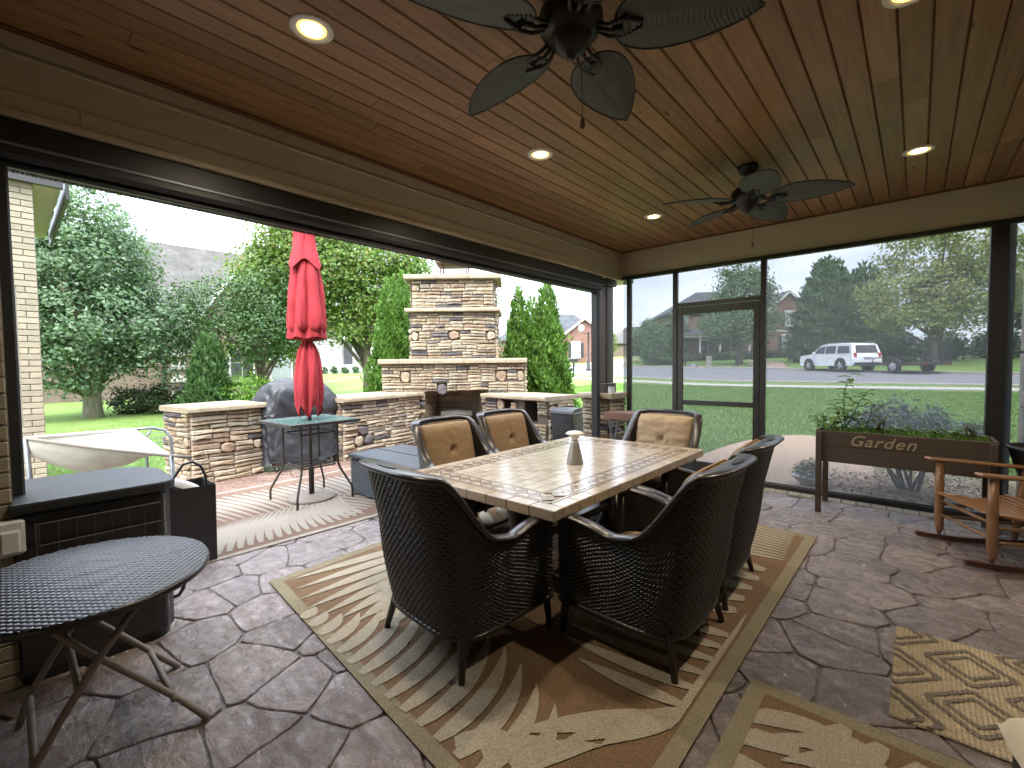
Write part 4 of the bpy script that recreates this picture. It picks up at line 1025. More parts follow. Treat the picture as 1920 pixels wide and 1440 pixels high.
# canvas sling on a tube frame, outside the opening
hm = thing('canvas_hammock', 'white canvas hammock sling slung on a grey steel tube frame', 'hammock', (-5.3, .6, 0))
A_, B_, C_, D_ = Vector((.3, -.52, .95)), Vector((.95, .24, .78)), Vector((-.55, .25, .86)), Vector((-.35, .50, .70))
def sl_f(u, v):
    r0 = A_.lerp(B_, u); r1 = A_.lerp(C_, u); p = r0.lerp(r1, v); s_ = math.sin(math.pi*v)**.8*math.sin(math.pi*min(1, .08+u*.95))**.7
    return p-Vector((0, 0, .26*s_))+Vector((0, 0, .012*noise.noise(Vector((u*6, v*9, 1)))))
MB().grid(sl_f, 40, 24).build('canvas_sling', M['canvas'], hm, smooth=True)
MB().tube([A_, A_.lerp(B_, .5)+Vector((0,0,-.01)), B_, B_+Vector((.08, .12, -.02))], .012, 8).build('rim_pole', M['taupe'], hm, smooth=True)
MB().tube([A_, A_.lerp(C_, .5), C_], .014, 8).build('rim_pole', M['canvas'], hm, smooth=True)
MB().tube([C_, C_+Vector((-.02,.14,-.005)), C_+Vector((0,.24,-.04)), C_+Vector((.02,.28,-.12)), C_+Vector((.03,.29,-.45)), C_+Vector((.03,.29,-.86))], .014, 8).build('frame_tube', M['greysteel'], hm, smooth=True)
MB().tube([C_+Vector((0,.12,-.02)), C_+Vector((.0,.08,-.10)), C_+Vector((.0,.08,-.86))], .012, 8).build('frame_tube', M['greysteel'], hm, smooth=True)
for k in range(4): MB().tube([C_+Vector((0,.02,-.05-.05*k)), C_+Vector((.01,.28,-.06-.05*k))], .004, 6).build('cross_rod', M['greysteel'], hm)
MB().tube([Vector((.3,-.52,.95)), Vector((.32,-.5,.5)), Vector((.3,-.5,0))], .016, 8).build('frame_tube', M['greysteel'], hm, smooth=True)
MB().tube([Vector((.95,.24,.78)), Vector((.97,.26,.4)), Vector((.95,.25,0))], .016, 8).build('frame_tube', M['greysteel'], hm, smooth=True)
# ------------------------------------------------------------------ ledgestone
def lay(W, H, seed, big=.16, holes=()):
    """split a W x H face into ledgestones: list of polygons in (x, z)"""
    r_ = random.Random(seed); out = []; z = 0
    while z < H-.03:
        bh = min(r_.uniform(.11, .23), H-z)
        if H-z-bh < .06: bh = H-z
        x = 0
        while x < W-.02:
            if r_.random() < big and bh > .13:
                w = bh*r_.uniform(.8, 1.35); kind = 1
            else: w = r_.uniform(.18, .50); kind = 0
            if W-x-w < .12: w = W-x
            if kind: out.append((x, x+w, z, z+bh, 1))
            else:
                k = max(1, round(bh/.062)); hs = [r_.uniform(.7, 1.3) for _ in range(k)]; s_ = sum(hs); zz = z
                for h in hs:
                    h = h/s_*bh
                    if w > .32 and r_.random() < .55:
                        c = r_.uniform(.3, .7); out.append((x, x+w*c, zz, zz+h, 0)); out.append((x+w*c, x+w, zz, zz+h, 0))
                    else: out.append((x, x+w, zz, zz+h, 0))
                    zz += h
            x += w
        z += bh
    keep = []
    for s_ in out:
        cx, cz = (s_[0]+s_[1])/2, (s_[2]+s_[3])/2
        if not any(a < cx < b and c < cz < d for a, b, c, d in holes): keep.append(s_)
    return keep
def warp(x, z, s): return x+.014*noise.noise(Vector((x*2.3, z*3.1, s))), z+.022*noise.noise(Vector((x*2.1+9, z*2.6, s)))
def stone_mesh(w, h, kind, r_, cx0=0, cz0=0, s=0.):
    g_ = .0025; a, b = w/2-g_, h/2-g_; d = r_.uniform(.025, .06)*(1.15 if kind else 1)
    if kind:
        n = 8; P = []
        for i in range(n):
            t = 2*math.pi*(i+.7*r_.random())/n; k = r_.uniform(.78, 1.08)
            P.append((a*k*math.copysign(abs(math.cos(t))**.8, math.cos(t)), b*k*math.copysign(abs(math.sin(t))**.8, math.sin(t))))
    else:
        cx = min(a*.3, b*.7); cz = b*.5; j = lambda s_: r_.uniform(0, s_)
        P = [(-a, -b+j(cz)), (-a+j(cx), -b), (-a*.3+j(cx), -b+j(b*.22)), (a-j(cx), -b), (a, -b+j(cz)), (a, b-j(cz)), (a-j(cx), b), (a*.25, b-j(b*.22)), (-a+j(cx), b), (-a, b-j(cz))]
    P = [warp(x+cx0, z+cz0, s) for x, z in P]; P = [(x-cx0, z-cz0) for x, z in P]
    n = len(P); ins = 1-min(.3, .012/max(b, .01)*1.1); m = MB()
    q = [(x*(.93 if not kind else .8), z*ins) for x, z in P]
    vs = [(x, 0, z) for x, z in P]+[(x, -d*r_.uniform(.55, .75), z) for x, z in P]+[(x, -d*r_.uniform(.85, 1.1), z) for x, z in q]+[(r_.uniform(-.3, .3)*a, -d*r_.uniform(1.0, 1.25), r_.uniform(-.2, .2)*b)]
    fs = []
    for k in range(2):
        for i in range(n): fs.append((k*n+i, k*n+(i+1) % n, (k+1)*n+(i+1) % n, (k+1)*n+i))
    for i in range(n): fs.append((2*n+i, 2*n+(i+1) % n, 3*n))
    return m.add(vs, fs)
WT = [28, 26, 11, 8, 9, 6, 18]
def stone_face(par, W, H, mat4, seed, holes=(), big=.19, stuff=False):
    """stones on a face; mat4 maps local (x, y out = -y, z) into the parent's space"""
    r_ = random.Random(seed*7+1); joined = [MB() for _ in M['st']] if stuff else None
    for (x0, x1, z0, z1, kind) in lay(W, H, seed, big, holes):
        m = stone_mesh(x1-x0, z1-z0, kind, r_, (x0+x1)/2, (z0+z1)/2, seed*1.7); w_ = list(WT)
        if kind: w_ = [24, 10, 20, 26, 8, 6, 6]
        ci = r_.choices(range(7), w_)[0]
        if stuff:
            m.xf(mat4 @ Matrix.Translation(((x0+x1)/2, 0, (z0+z1)/2))); joined[0].add(m.v, m.f, ci); continue
        o = m.build('stone', M['st'][ci], par); o.matrix_local = mat4 @ Matrix.Translation(((x0+x1)/2, 0, (z0+z1)/2))
    if stuff: joined[0].build('stone_field', M['st'], par, kind='stuff')
def face_m(ox, oy, oz, rz): return Matrix.Translation((ox, oy, oz)) @ Matrix.Rotation(rz, 4, 'Z')
def block_stones(par, x0, x1, y0, y1, z0, z1, seed, sides='f', holes=(), stuff_sides=''):
    """sides: f (-y), r (+x), l (-x), b (+y)"""
    H = z1-z0
    if 'f' in sides: stone_face(par, x1-x0, H, face_m(x0, y0, z0, 0), seed, holes)
    if 'r' in sides: stone_face(par, y1-y0, H, face_m(x1, y0, z0, R(90)), seed+1)
    if 'l' in sides: stone_face(par, y1-y0, H, face_m(x0, y1, z0, R(-90)), seed+2)
    if 'b' in sides: stone_face(par, x1-x0, H, face_m(x1, y1, z0, R(180)), seed+3, stuff=True)
def cap_slabs(par, x0, x1, y0, y1, z0, z1, n, seed):
    r_ = random.Random(seed); L = (x1-x0)/n; nm = 'cap_stone'
    for i in range(n):
        a, b = x0+L*i+.003, x0+L*(i+1)-.003; m = MB(); k = 8
        # rock-faced front edge
        def e(u, j): return .012*noise.noise(Vector((u*9+seed, j*2.3, i)))
        fr = [(a+(b-a)*t/k, y0+e((a+(b-a)*t/k), 0)-.008) for t in range(k+1)]; bk = [(b-(b-a)*t/k, y1+e(b-(b-a)*t/k, 5)) for t in range(k+1)]
        ring = fr+bk; n_ = len(ring); cx, cy = (a+b)/2, (y0+y1)/2
        ins = [(x+(.010 if x < cx else -.010)*0+0, y+(.012 if y < cy else -.012)) for x, y in ring]
        ins = [(max(a, min(b, x)), y) for x, y in ins]
        zt = z1+r_.uniform(-.003, .003); h2 = z0+(z1-z0)*.62
        vs = [(x, y, z0) for x, y in ins]+[(x, y, z0+.012) for x, y in ring]+[(x, y, h2+e(x, 9)*.6) for x, y in ring]+[(x, y, zt) for x, y in ins]
        fs = [tuple(range(n_))[::-1], tuple(range(3*n_, 4*n_))]
        for q in range(3):
            for j in range(n_): fs.append((q*n_+j, q*n_+(j+1) % n_, (q+1)*n_+(j+1) % n_, (q+1)*n_+j))
        m.add(vs, fs).build(nm, M['cap'], par)
# fireplace, set diagonally; local x runs right along its face, -y is the front
FR = math.atan2(.667, .745)
fp = thing('stone_fireplace', 'tall stepped ledgestone outdoor fireplace with firebox and chimney', 'fireplace', (-6.45, 5.57, 0), FR)
w2 = 1.33
core = MB(); core.box(-w2, -.62, .03, .95, -.1, 1.50); core.box(.62, w2, .03, .95, -.1, 1.50); core.box(-.62, .62, .03, .95, .99, 1.50); core.box(-.62, .62, .75, .95, -.1, .99)
core.build('core', M['mortar'], fp)
tier = MB().box(-w2+.02, w2-.02, .05, .93, 1.0, 1.49).build('mantle_tier', M['mortar'], fp)
block_stones(tier, -w2, w2, .03, .95, 0, 1.50, 11, 'fr', holes=((w2-.63, w2+.63, 0, .985),))
mt_ = MB().box(-w2+.1, w2-.1, .05, .9, 1.50, 1.52).build('mantle_shelf', M['mortar'], fp)
cap_slabs(mt_, -w2-.05, w2+.05, -.09, 1.0, 1.505, 1.60, 7, 3)
cw = .79
ch = MB().box(-cw, cw, .10, .88, 1.6, 3.05).build('chimney', M['mortar'], fp)
stone_face(ch, 2*cw, .86, face_m(-cw, .10, 1.605, 0), 31); stone_face(ch, .78, .86, face_m(cw, .10, 1.605, R(90)), 32); stone_face(ch, .78, .86, face_m(-cw, .88, 1.605, R(-90)), 36, stuff=True)
cap_slabs(ch, -cw-.10, cw+.10, -.02, .98, 2.47, 2.545, 3, 4)
stone_face(ch, 2*cw-.06, .52, face_m(-cw+.03, .10, 2.55, 0), 33, big=.22); stone_face(ch, .78, .52, face_m(cw-.03, .10, 2.55, R(90)), 34); stone_face(ch, .78, .52, face_m(-cw+.03, .88, 2.55, R(-90)), 37, stuff=True)
cap_slabs(ch, -cw-.10, cw+.12, -.03, 1.0, 3.07, 3.16, 3, 5)
cc = MB(); cc.box(-.27, .27, .24, .72, 3.16, 3.22)
for a in (-.25, .25):
    for b in (.26, .70): cc.box(a-.012, a+.012, b-.012, b+.012, 3.22, 3.42)
cc.box(-.34, .34, .18, .78, 3.42, 3.45)
flue = cc.build('chimney_cap', M['copper'], fp)
ms = MB()
for k in range(22): 
    t = -.24+.48*k/21; ms.tube([(t, .255, 3.22), (t+.02, .255, 3.42)], .003, 4); ms.tube([(t+.02, .255, 3.22), (t, .255, 3.42)], .003, 4)
ms.build('spark_mesh', M['copper'], flue)
# firebox lining
fb = MB().box(-.40, .40, .76, .80, 0, .98).build('firebox', M['soot'], fp)
for row in range(8):
    z0 = .008+row*.122
    for k in range(-1, 5):
        a = -.62+.26*k+(.13 if row % 2 else 0); b = a+.252; a, b = max(a, -.40), min(b, .40)
        if b-a > .03: MB().cbox(a, b, .735, .757, z0, z0+.115, .004).build('fire_brick', M['firebrick'], fb)
    for s_ in (-1, 1):
        for k in range(4):
            t0 = .05+.24*k-(.12 if row % 2 else 0); t1 = t0+.232; t0, t1 = max(t0, .05), min(t1, .75)
            if t1-t0 < .03: continue
            m = MB().cbox(0, t1-t0, -.011, .011, z0, z0+.115, .004)
            o = m.build('fire_brick', M['firebrick'], fb); u = Vector((-s_*.20, .72, 0)).normalized()
            o.matrix_local = Matrix.Translation((s_*.605-s_*.20*(t0-.05)/.72, t0, 0)) @ Matrix.Rotation(math.atan2(u.y, u.x), 4, 'Z')
MB().box(-.62, .62, .03, .75, .0, .012).build('hearth', M['soot'], fp)
lg = MB(); lg.tube([(-.30, .45, .50), (0, .44, .515), (.30, .46, .50)], [.085, .09, .08], 12); lg.build('top_log', M['log'], fp, smooth=True)
for yy, zz in ((.34, .30), (.56, .31)):
    lg = MB(); lg.tube([(-.33, yy, zz), (0, yy+.02, zz+.01), (.33, yy, zz-.01)], [.10, .105, .095], 12); lg.build('log', M['log'], fp, smooth=True)
gr = MB()
for k in range(5): x = -.28+.14*k; gr.tube([(x, .26, .28), (x, .28, .20), (x, .62, .20), (x, .64, .28)], .01, 6); 
for s_ in (-.28, .28): gr.tube([(s_, .30, .2), (s_, .30, .012)], .01, 6); gr.tube([(s_, .60, .2), (s_, .60, .012)], .01, 6)
gr.build('grate', M['black'], fp)
# low walls
def low_wall(name, label, p0, p1, H, thick, sides, seed, ncap, holes=(), endcap=.05):
    d = Vector((p1[0]-p0[0], p1[1]-p0[1])); L = d.length; a = math.atan2(d.y, d.x)
    t = thing(name, label, 'wall', (p0[0], p0[1], 0), a)
    k = MB()
    if holes:
        zs = holes[0][2]; xs_ = [0]+[v for h in holes for v in h[:2]]+[L]; k.box(0, L, .03, thick, -.1, zs); k.box(0, L, .03, thick, holes[0][3], H-.07); k.box(0, L, thick-.06, thick, zs, holes[0][3])
        for i in range(0, len(xs_), 2): k.box(xs_[i], xs_[i+1], .03, thick-.06, zs, holes[0][3])
    else: k.box(0, L, .03, thick, -.1, H-.07)
    k.build('core', M['mortar'], t)
    block_stones(t, 0, L, .03, thick, 0, H-.075, seed, sides, holes)
    cap_slabs(t, -.06, L+endcap, -.075, thick+.08, H-.072, H, ncap, seed)
    return t
low_wall('stone_pier', 'short ledgestone pier wall beside the covered grill', (-6.68, 1.50), (-6.80, 2.36), .985, .72, 'flr', 51, 2)
low_wall('stone_wall', 'low ledgestone wall between the covered grill and fireplace', (-6.60, 3.46), (-6.93, 5.15), .985, .80, 'fl', 61, 4)
low_wall('stone_wall', 'low ledgestone wall with log cubbies beside the trash bin', (-5.90, 5.86), (-4.40, 5.74), .955, .66, 'fr', 71, 3, holes=((.42, .72, .50, .86), (.98, 1.28, .50, .86)))
# corner column on its own pier
cp = thing('corner_column', 'dark stained porch column on a ledgestone pier', 'column', (-3.36, 5.74, 0))
pier = MB().box(-.20, .20, -.20, .20, -.1, .98).build('stone_pier', M['mortar'], cp)
block_stones(pier, -.20, .20, -.20, .20, 0, .98, 81, 'fr'); block_stones(pier, -.20, .20, -.20, .20, 0, .98, 82, 'l')
cap_slabs(pier, -.29, .29, -.29, .29, .985, 1.055, 2, 8)
MB().cbox(-.13, .13, -.13, .13, 1.056, 1.20, .01).build('base_block', M['darkwood'], cp); MB().cbox(-.105, .105, -.105, .105, 1.20, 2.56, .012).build('shaft', M['darkwood'], cp); MB().cbox(-.14, .14, -.14, .14, 2.56, 2.655, .012).build('capital', M['darkwood'], cp)
cj = thing('candle_jar', 'white candle jar with grey lid on the column pier cap', 'candle', (-3.115, 5.52, 1.056))
MB().lathe([(0, 0), (.042, 0), (.044, .006), (.044, .070), (.040, .078), (0, .078)], 24).build('jar', M['whiteplastic'], cj, smooth=True); MB().lathe([(0, .078), (.045, .078), (.046, .096), (.0, .097)], 24).build('lid', M['steel'], cj, smooth=True)

# ------------------------------------------------------------------ covered grill
gl = thing('covered_grill', 'barbecue grill under a wrinkled black vinyl cover', 'grill', (-6.98, 2.91, 0), R(94))
def cov(u, v):
    a = 2*math.pi*u; hx = .60; hy = .34
    if v < .62:
        t = v/.62; z = .12+.66*t; k = 1-.05*t+.03*math.sin(3*a+2*t); x0 = hx*k; y0 = hy*(k+.04*(1-t))
    else:
        t = (v-.62)/.38; z = .78+.46*math.sin(t*math.pi/2); q = math.cos(t*math.pi/2)**.55; x0 = hx*(.95*q+.02)*(1 if t < .5 else 1); y0 = hy*(.97*q+.02)
    ex = .34
    x = x0*math.copysign(abs(math.cos(a))**ex, math.cos(a)); y = y0*math.copysign(abs(math.sin(a))**ex, math.sin(a))
    if z > .8: z += .05*math.cos(x/.6*2.2)-.16*max(0, abs(x)-.36)
    f_ = .05*noise.noise(Vector((x*3.2, y*3.2, z*2.0)))+.045*abs(noise.noise(Vector((x*6+z*4, y*6-z*3, z*2.4))))+.02*abs(noise.noise(Vector((x*14-z*7, y*13, z*6))))+.012*math.sin(a*11+z*7)*max(0, 1-abs(z-.45)*1.8)
    n_ = Vector((x, y, 0)); n_ = n_.normalized() if n_.length > 1e-4 else Vector((0, 0, 0))
    return Vector((x, y, z))+n_*f_+Vector((0, 0, .5*f_ if v > .6 else (.02*math.sin(a*5) if v < .05 else 0)))
MB().grid(cov, 140, 70).build('cover', M['grillcover'], gl, smooth=True)
MB().cbox(-.45, .45, -.25, .25, .09, .22, .01).build('cart', M['black'], gl); MB().cbox(-.47, -.38, -.262, -.18, .085, .20, .005).build('leg_panel', M['rust'], gl)
for dx in (-.42, .42):
    for dy in (-.23, .23):
        c = MB(); c.tube([(dx-.013, dy, .035), (dx+.013, dy, .035)], .035, 14); o = c.build('caster', M['steel'], gl, smooth=True)
        MB().cbox(dx-.018, dx+.018, dy-.006, dy+.014, .035, .09, .003).build('fork', M['steel'], o)

# ------------------------------------------------------------------ umbrella and its bar table
UX, UY = -4.99, 2.22
ut = thing('bar_table', 'square green glass bar table around the umbrella pole', 'table', (UX, UY, .010), R(3))
MB().cbox(-.37, .37, -.37, .37, .868, .878, .004).build('glass_top', M['tableglass'], ut)
fr_ = MB()
for s_ in (-1, 1): fr_.cbox(-.385, .385, s_*.376-.012, s_*.376+.012, .848, .882, .005); fr_.cbox(s_*.376-.012, s_*.376+.012, -.363, .363, .848, .882, .005)
fr_.build('top_frame', M['brown_metal'], ut)
for sx in (-1, 1):
    for sy in (-1, 1):
        l = MB(); l.tube([(sx*.20, sy*.20, .848), (sx*.205, sy*.205, .80), (sx*.205, sy*.205, .40), (sx*.22, sy*.22, .33), (sx*.30, sy*.30, .14), (sx*.31, sy*.31, .10), (sx*.31, sy*.31, .0)], .0125, 8); l.build('leg', M['brown_metal'], ut, smooth=True)
for z in (.74, .38):
    q = MB(); a = .20; pts = []
    for k in range(32):
        t = 2*math.pi*k/32; pts.append((a*math.copysign(abs(math.cos(t))**.25, math.cos(t)), a*math.copysign(abs(math.sin(t))**.25, math.sin(t)), z))
    q.tube(pts, .009, 6, closed=True)
    if z < .5:
        for k in (-.1, -.05, .05, .1): q.tube([(k, -.2, z), (k, .2, z)], .006, 6)
        q.tube([(x*.93, y*.93, z+.02) for x, y, _ in pts], .006, 6, closed=True)
    q.build('shelf_ring', M['brown_metal'], ut, smooth=True)
ub = thing('patio_umbrella', 'closed red canvas patio umbrella on a round base', 'umbrella', (UX, UY, .010))
MB().lathe([(0, .0), (.245, .0), (.25, .012), (.24, .03), (.08, .045), (.04, .052), (0, .052)], 40).build('base', M['taupe'], ub, smooth=True)
MB().lathe([(.028, .05), (.028, .36), (.032, .362), (.032, .38), (.0, .38)], 20).build('base_tube', M['brown_metal'], ub, smooth=True)
MB().tube([(0, 0, .05), (0, 0, 3.05)], .019, 12).build('pole', M['brown_metal'], ub, smooth=True)
MB().tube([(.03, 0, .30), (.055, 0, .30)], .010, 8).build('knob', M['brown_metal'], ub)
def can(u, v):
    a = 2*math.pi*u; nf = 6
    z = 2.95-1.98*v; 
    tie = math.exp(-((v-.60)/.035)**2)
    r_ = .10+.105*smoothstep(0, .57, v)
    if v > .60: r_ = .075+.085*math.sin(math.pi*min(1, (v-.60)/.40*.72))
    r_ = r_*(1-tie*.45)
    fold = abs(math.sin(a*nf/2+1.2*v+.9*math.sin(a+1)))
    r_ *= .72+.34*fold**.7+.09*math.sin(a*2+v*3)+.10*noise.noise(Vector((math.cos(a)*2, math.sin(a)*2, v*4)))
    if v > .86: z += .13*(v-.86)/.14*(math.sin(a*nf/2+1.2*v+.9*math.sin(a+1))**2)-.06*(v-.86)/.14
    r_ += .010*noise.noise(Vector((math.cos(a)*5, math.sin(a)*5, v*9)))+.005*noise.noise(Vector((math.cos(a)*12, math.sin(a)*12, v*16)))
    return (r_*math.cos(a)*1.06, r_*math.sin(a), z)
MB().grid(can, 160, 90).build('lower_canopy', M['red'], ub, smooth=True)
def can2(u, v):
    a = 2*math.pi*u; z = 2.98-1.20*v; r_ = .06+.135*v**.8; fold = abs(math.sin(a*3+.8*math.sin(a+2)+.6*v)); r_ *= .84+.20*fold**.8+.06*math.sin(a*2+.8)+.03*noise.noise(Vector((math.cos(a)*2, math.sin(a)*2, v*3)))
    z -= .02*v*math.sin(a*3)**2
    r_ += .012*noise.noise(Vector((math.cos(a)*5, math.sin(a)*5, v*5)))+.006*noise.noise(Vector((math.cos(a)*13, math.sin(a)*13, v*9)))
    return (r_*math.cos(a)*1.02, r_*math.sin(a)*1.02, z)
MB().grid(can2, 160, 60).build('upper_canopy', M['red'], ub, smooth=True)
def can3(u, v):
    a = 2*math.pi*u; z = 3.03-.42*v; r_ = .02+.150*v**.7; r_ *= .8+.3*abs(math.sin(a*2+.9))
    return (r_*math.cos(a), r_*math.sin(a), z-.10*v*math.sin(a*2+.9)**2)
MB().grid(can3, 96, 24).build('vent_flap', M['red'], ub, smooth=True)
pts = [(.125*math.cos(2*math.pi*k/24), .125*math.sin(2*math.pi*k/24), 1.765+.01*math.sin(k)) for k in range(24)]; MB().tube(pts, .008, 6, closed=True).build('tie_strap', M['red'], ub)
MB().lathe([(0, 3.03), (.03, 3.03), (.035, 3.05), (.02, 3.08), (0, 3.085)], 16).build('finial', M['brown_metal'], ub, smooth=True)

# ------------------------------------------------------------------ trash bin
bn = thing('trash_bin', 'black wicker look trash bin with domed lid by the cubby wall', 'bin', (-4.02, 5.80, 0), R(2))
b0 = MB(); b0.add([(-.17,-.17,0),(.17,-.17,0),(.17,.17,0),(-.17,.17,0),(-.195,-.195,.70),(.195,-.195,.70),(.195,.195,.70),(-.195,.195,.70)], [(0,3,2,1),(4,5,6,7),(0,1,5,4),(1,2,6,5),(2,3,7,6),(3,0,4,7)]); b0.build('bin_body', M['black'], bn, bevel=.012)
for f_ in range(4):
    for k in range(9):
        x = -.15+.30*k/8; m = MB(); m.add([(x-.011,-.174,.02),(x+.011,-.174,.02),(x*1.08+.011,-.187,.36),(x*1.08-.011,-.187,.36),(x-.011,-.180,.02),(x+.011,-.180,.02),(x*1.08+.011,-.193,.36),(x*1.08-.011,-.193,.36)], [(4,5,6,7),(0,4,7,3),(1,2,6,5),(3,7,6,2),(0,1,5,4)])
        o = m.build('slat', M['black'], bn); o.rotation_euler = (0, 0, f_*math.pi/2)
    m = MB()
    for r_ in range(9):
        for c in range(11): x = -.165+.033*c+(.0165 if r_ % 2 else 0); z = .40+.018*r_; m.cbox(x-.014, x+.014, -.2005, -.192, z-.007, z+.007, .002)
    o = m.build('weave_band', M['wicker'], bn); o.rotation_euler = (0, 0, f_*math.pi/2)
MB().cbox(-.215, .215, -.215, .215, .70, .735, .01).build('rim', M['black'], bn)
lid = MB(); lid.extr([(.21*math.cos(math.pi*k/12), .735+.065*math.sin(math.pi*k/12)) for k in range(13)], -.205, .205, 'x'); lid.build('lid', M['grillcover'], bn, smooth=False)
lb = MB(); lb.grid(lambda u, v: (-.20+.4*u, -.199-.004*math.sin(u*20), .70-(.09+.05*math.sin(u*5)+.03*math.sin(u*13))*v), 20, 4); lb.build('bag_liner', M['grillcover'], bn)

# ------------------------------------------------------------------ console bench by the screen
cs = thing('console_table', 'red brown wooden console table with crossed legs by the column', 'table', (-2.62, 5.42, 0), 0)
MB().cbox(-.46, .46, -.16, .16, .815, .835, .004).build('top', M['redbench'], cs)
for s_ in (-1, 1): MB().cbox(-.46, .46, s_*.155-.010, s_*.155+.010, .745, .814, .003).build('apron', M['redbench'], cs)
for s_ in (-1, 1):
    for q in (-1, 1):
        l = MB(); l.tube([(s_*.40, q*.13, .745), (s_*.40, -q*.13, .0)], .014, 8); l.build('leg', M['greysteel'], cs)
    MB().tube([(s_*.40, -.12, .70), (-s_*.05, .0, .38)], .009, 6).build('brace', M['greysteel'], cs)

# ------------------------------------------------------------------ garden planter
gp = thing('garden_planter', 'raised brown wooden planter box lettered Garden', 'planter', (-.11, 5.47, 0), 0)
hx, y0_, y1_ = .615, -.21, .21
front = MB().cbox(-hx, hx, y0_, y0_+.022, .655, .80, .003).build('front_board', M['planter'], gp)
MB().cbox(-hx, hx, y0_, y0_+.022, .50, .653, .003).build('front_board', M['planter'], gp)
for za, zb in ((.50, .653), (.655, .80)):
    MB().cbox(-hx, hx, y1_-.022, y1_, za, zb, .003).build('back_board', M['planter'], gp)
    for s_ in (-1, 1): MB().cbox(s_*(hx-.011)-.011, s_*(hx-.011)+.011, y0_+.023, y1_-.023, za, zb, .003).build('end_board', M['planter'], gp)
MB().box(-hx+.03, hx-.03, y0_+.03, y1_-.03, .51, .765).build('soil', M['soil'], gp)
for sx in (-1, 1):
    for sy, yy in ((-1, y0_-.018), (1, y1_+.018)): MB().cbox(sx*(hx-.03)-.024, sx*(hx-.03)+.024, yy-.018+.0, yy+.018, 0, .79, .004).build('leg', M['planter'], gp)
tcu = bpy.data.curves.new('lettering', 'FONT'); tcu.body = 'Garden'; tcu.size = .150; tcu.extrude = .002; tcu.shear = .35; tcu.space_character = 1.12; tcu.offset = .0012
to = bpy.data.objects.new('tmp', tcu); C.objects.link(to); bpy.context.view_layer.update()
tme = bpy.data.meshes.new_from_object(to.evaluated_get(bpy.context.evaluated_depsgraph_get())); bpy.data.objects.remove(to)
tme.materials.clear(); tme.materials.append(M['letter'])
lt_ = link('lettering', tme, gp); xs_ = [v.co.x for v in tme.vertices]; k_ = .46/(max(xs_)-min(xs_))
lt_.matrix_local = Matrix.Translation((-.335-min(xs_)*k_, y0_-.0025, .675)) @ Matrix.Rotation(R(90), 4, 'X') @ Matrix.Diagonal((k_, k_, 1, 1))

# ------------------------------------------------------------------ rocking chair
rk = thing('rocking_chair', 'varnished wooden slat rocking chair at the cream wall side', 'rocking chair', (.48, 4.86, 0), math.atan2(-.446, -.895)-math.pi/2+0)
# local: +y is the way it faces, x to its right
def rod(name, pts, r_, mat='rocker', n=10): return MB().tube(pts, r_, n).build(name, M[mat], rk, smooth=True)
for s_ in (-1, 1):
    x = s_*.285
    rod('front_post', [(x, .215, .055), (x, .215, .11), (x, .217, .14), (x, .22, .40), (x, .22, .64)], [.012, .026, .030, .030, .028])
    rod('rear_post', [(x*.92, -.26, .05), (x*.92, -.265, .12), (x*.92, -.29, .40), (x*.92, -.36, .80), (x*.92, -.43, 1.12)], [.012, .026, .028, .025, .018])
    arm = MB(); arm.cbox(-.045, .045, -.34, .33, -.011, .011, .008); o = arm.build('arm', M['rocker'], rk); o.matrix_local = Matrix.Translation((x, -.02, .645)) @ Matrix.Rotation(R(4), 4, 'X')
    for z in (.20, .30): rod('side_stretcher', [(x, .215, z), (x*.96, 0, z-.008), (x*.92, -.275, z-.02)], [.010, .014, .010])
    rr_ = MB(); pts = [(x, y, .018+.20*(y+.02)**2*.9) for y in [-.62+.99*k/18 for k in range(19)]]
    vs = []
    for px, py, pz in pts: vs += [(px-.014, py, pz-.018), (px+.014, py, pz-.018), (px+.014, py, pz+.020), (px-.014, py, pz+.020)]
    rr_.add(vs, [(4*i+j, 4*i+4+j, 4*i+4+(j+1) % 4, 4*i+(j+1) % 4) for i in range(18) for j in range(4)]+[(0, 1, 2, 3), (75, 74, 73, 72)]); rr_.build('runner', M['rocker_dk'], rk)
for z in (.22, .33): rod('front_stretcher', [(-.285, .217, z), (0, .217, z), (.285, .217, z)], [.010, .014, .010])
rod('rear_stretcher', [(-.265, -.275, .22), (.265, -.275, .22)], .012)
for k in range(13):
    y = .235-.036*k; sag = .41-.055*math.sin(math.pi*min(1, (k+2)/15)); MB().cbox(-.265, .265, y-.0145, y+.0145, sag, sag+.012, .003).build('seat_slat', M['rocker'], rk)
for s_ in (-1, 1): rod('seat_rail', [(s_*.262, .23, .395), (s_*.262, 0, .35), (s_*.255, -.26, .37)], .014)
for k in range(8):
    z = .52+.07*k; y = -.31-.045*k*.5; MB().cbox(-.25, .25, y-.006, y+.006, z, z+.05, .003).build('back_slat', M['rocker'], rk)
# cream cushion of a seat at the frame's edge
cr = thing('cushioned_seat', 'cream cushioned seat corner beside the jute mat', 'seat', (.36, 1.66, .013), R(12))
ccu = pillow(.5, .5, .08, False, 4, 24, .004); ccu.xf(Matrix.Translation((.12, 0, .40)) @ Matrix.Rotation(R(90), 4, 'X')); ccu.build('cushion', M['cream_fab'], cr, smooth=True)
MB().cbox(-.10, .36, -.22, .22, .12, .36, .02).build('base', M['wicker'], cr)
for a in (-.07, .33):
    for b in (-.19, .19): MB().cbox(a-.02, a+.02, b-.02, b+.02, 0, .12, .004).build('leg', M['rail'], cr)
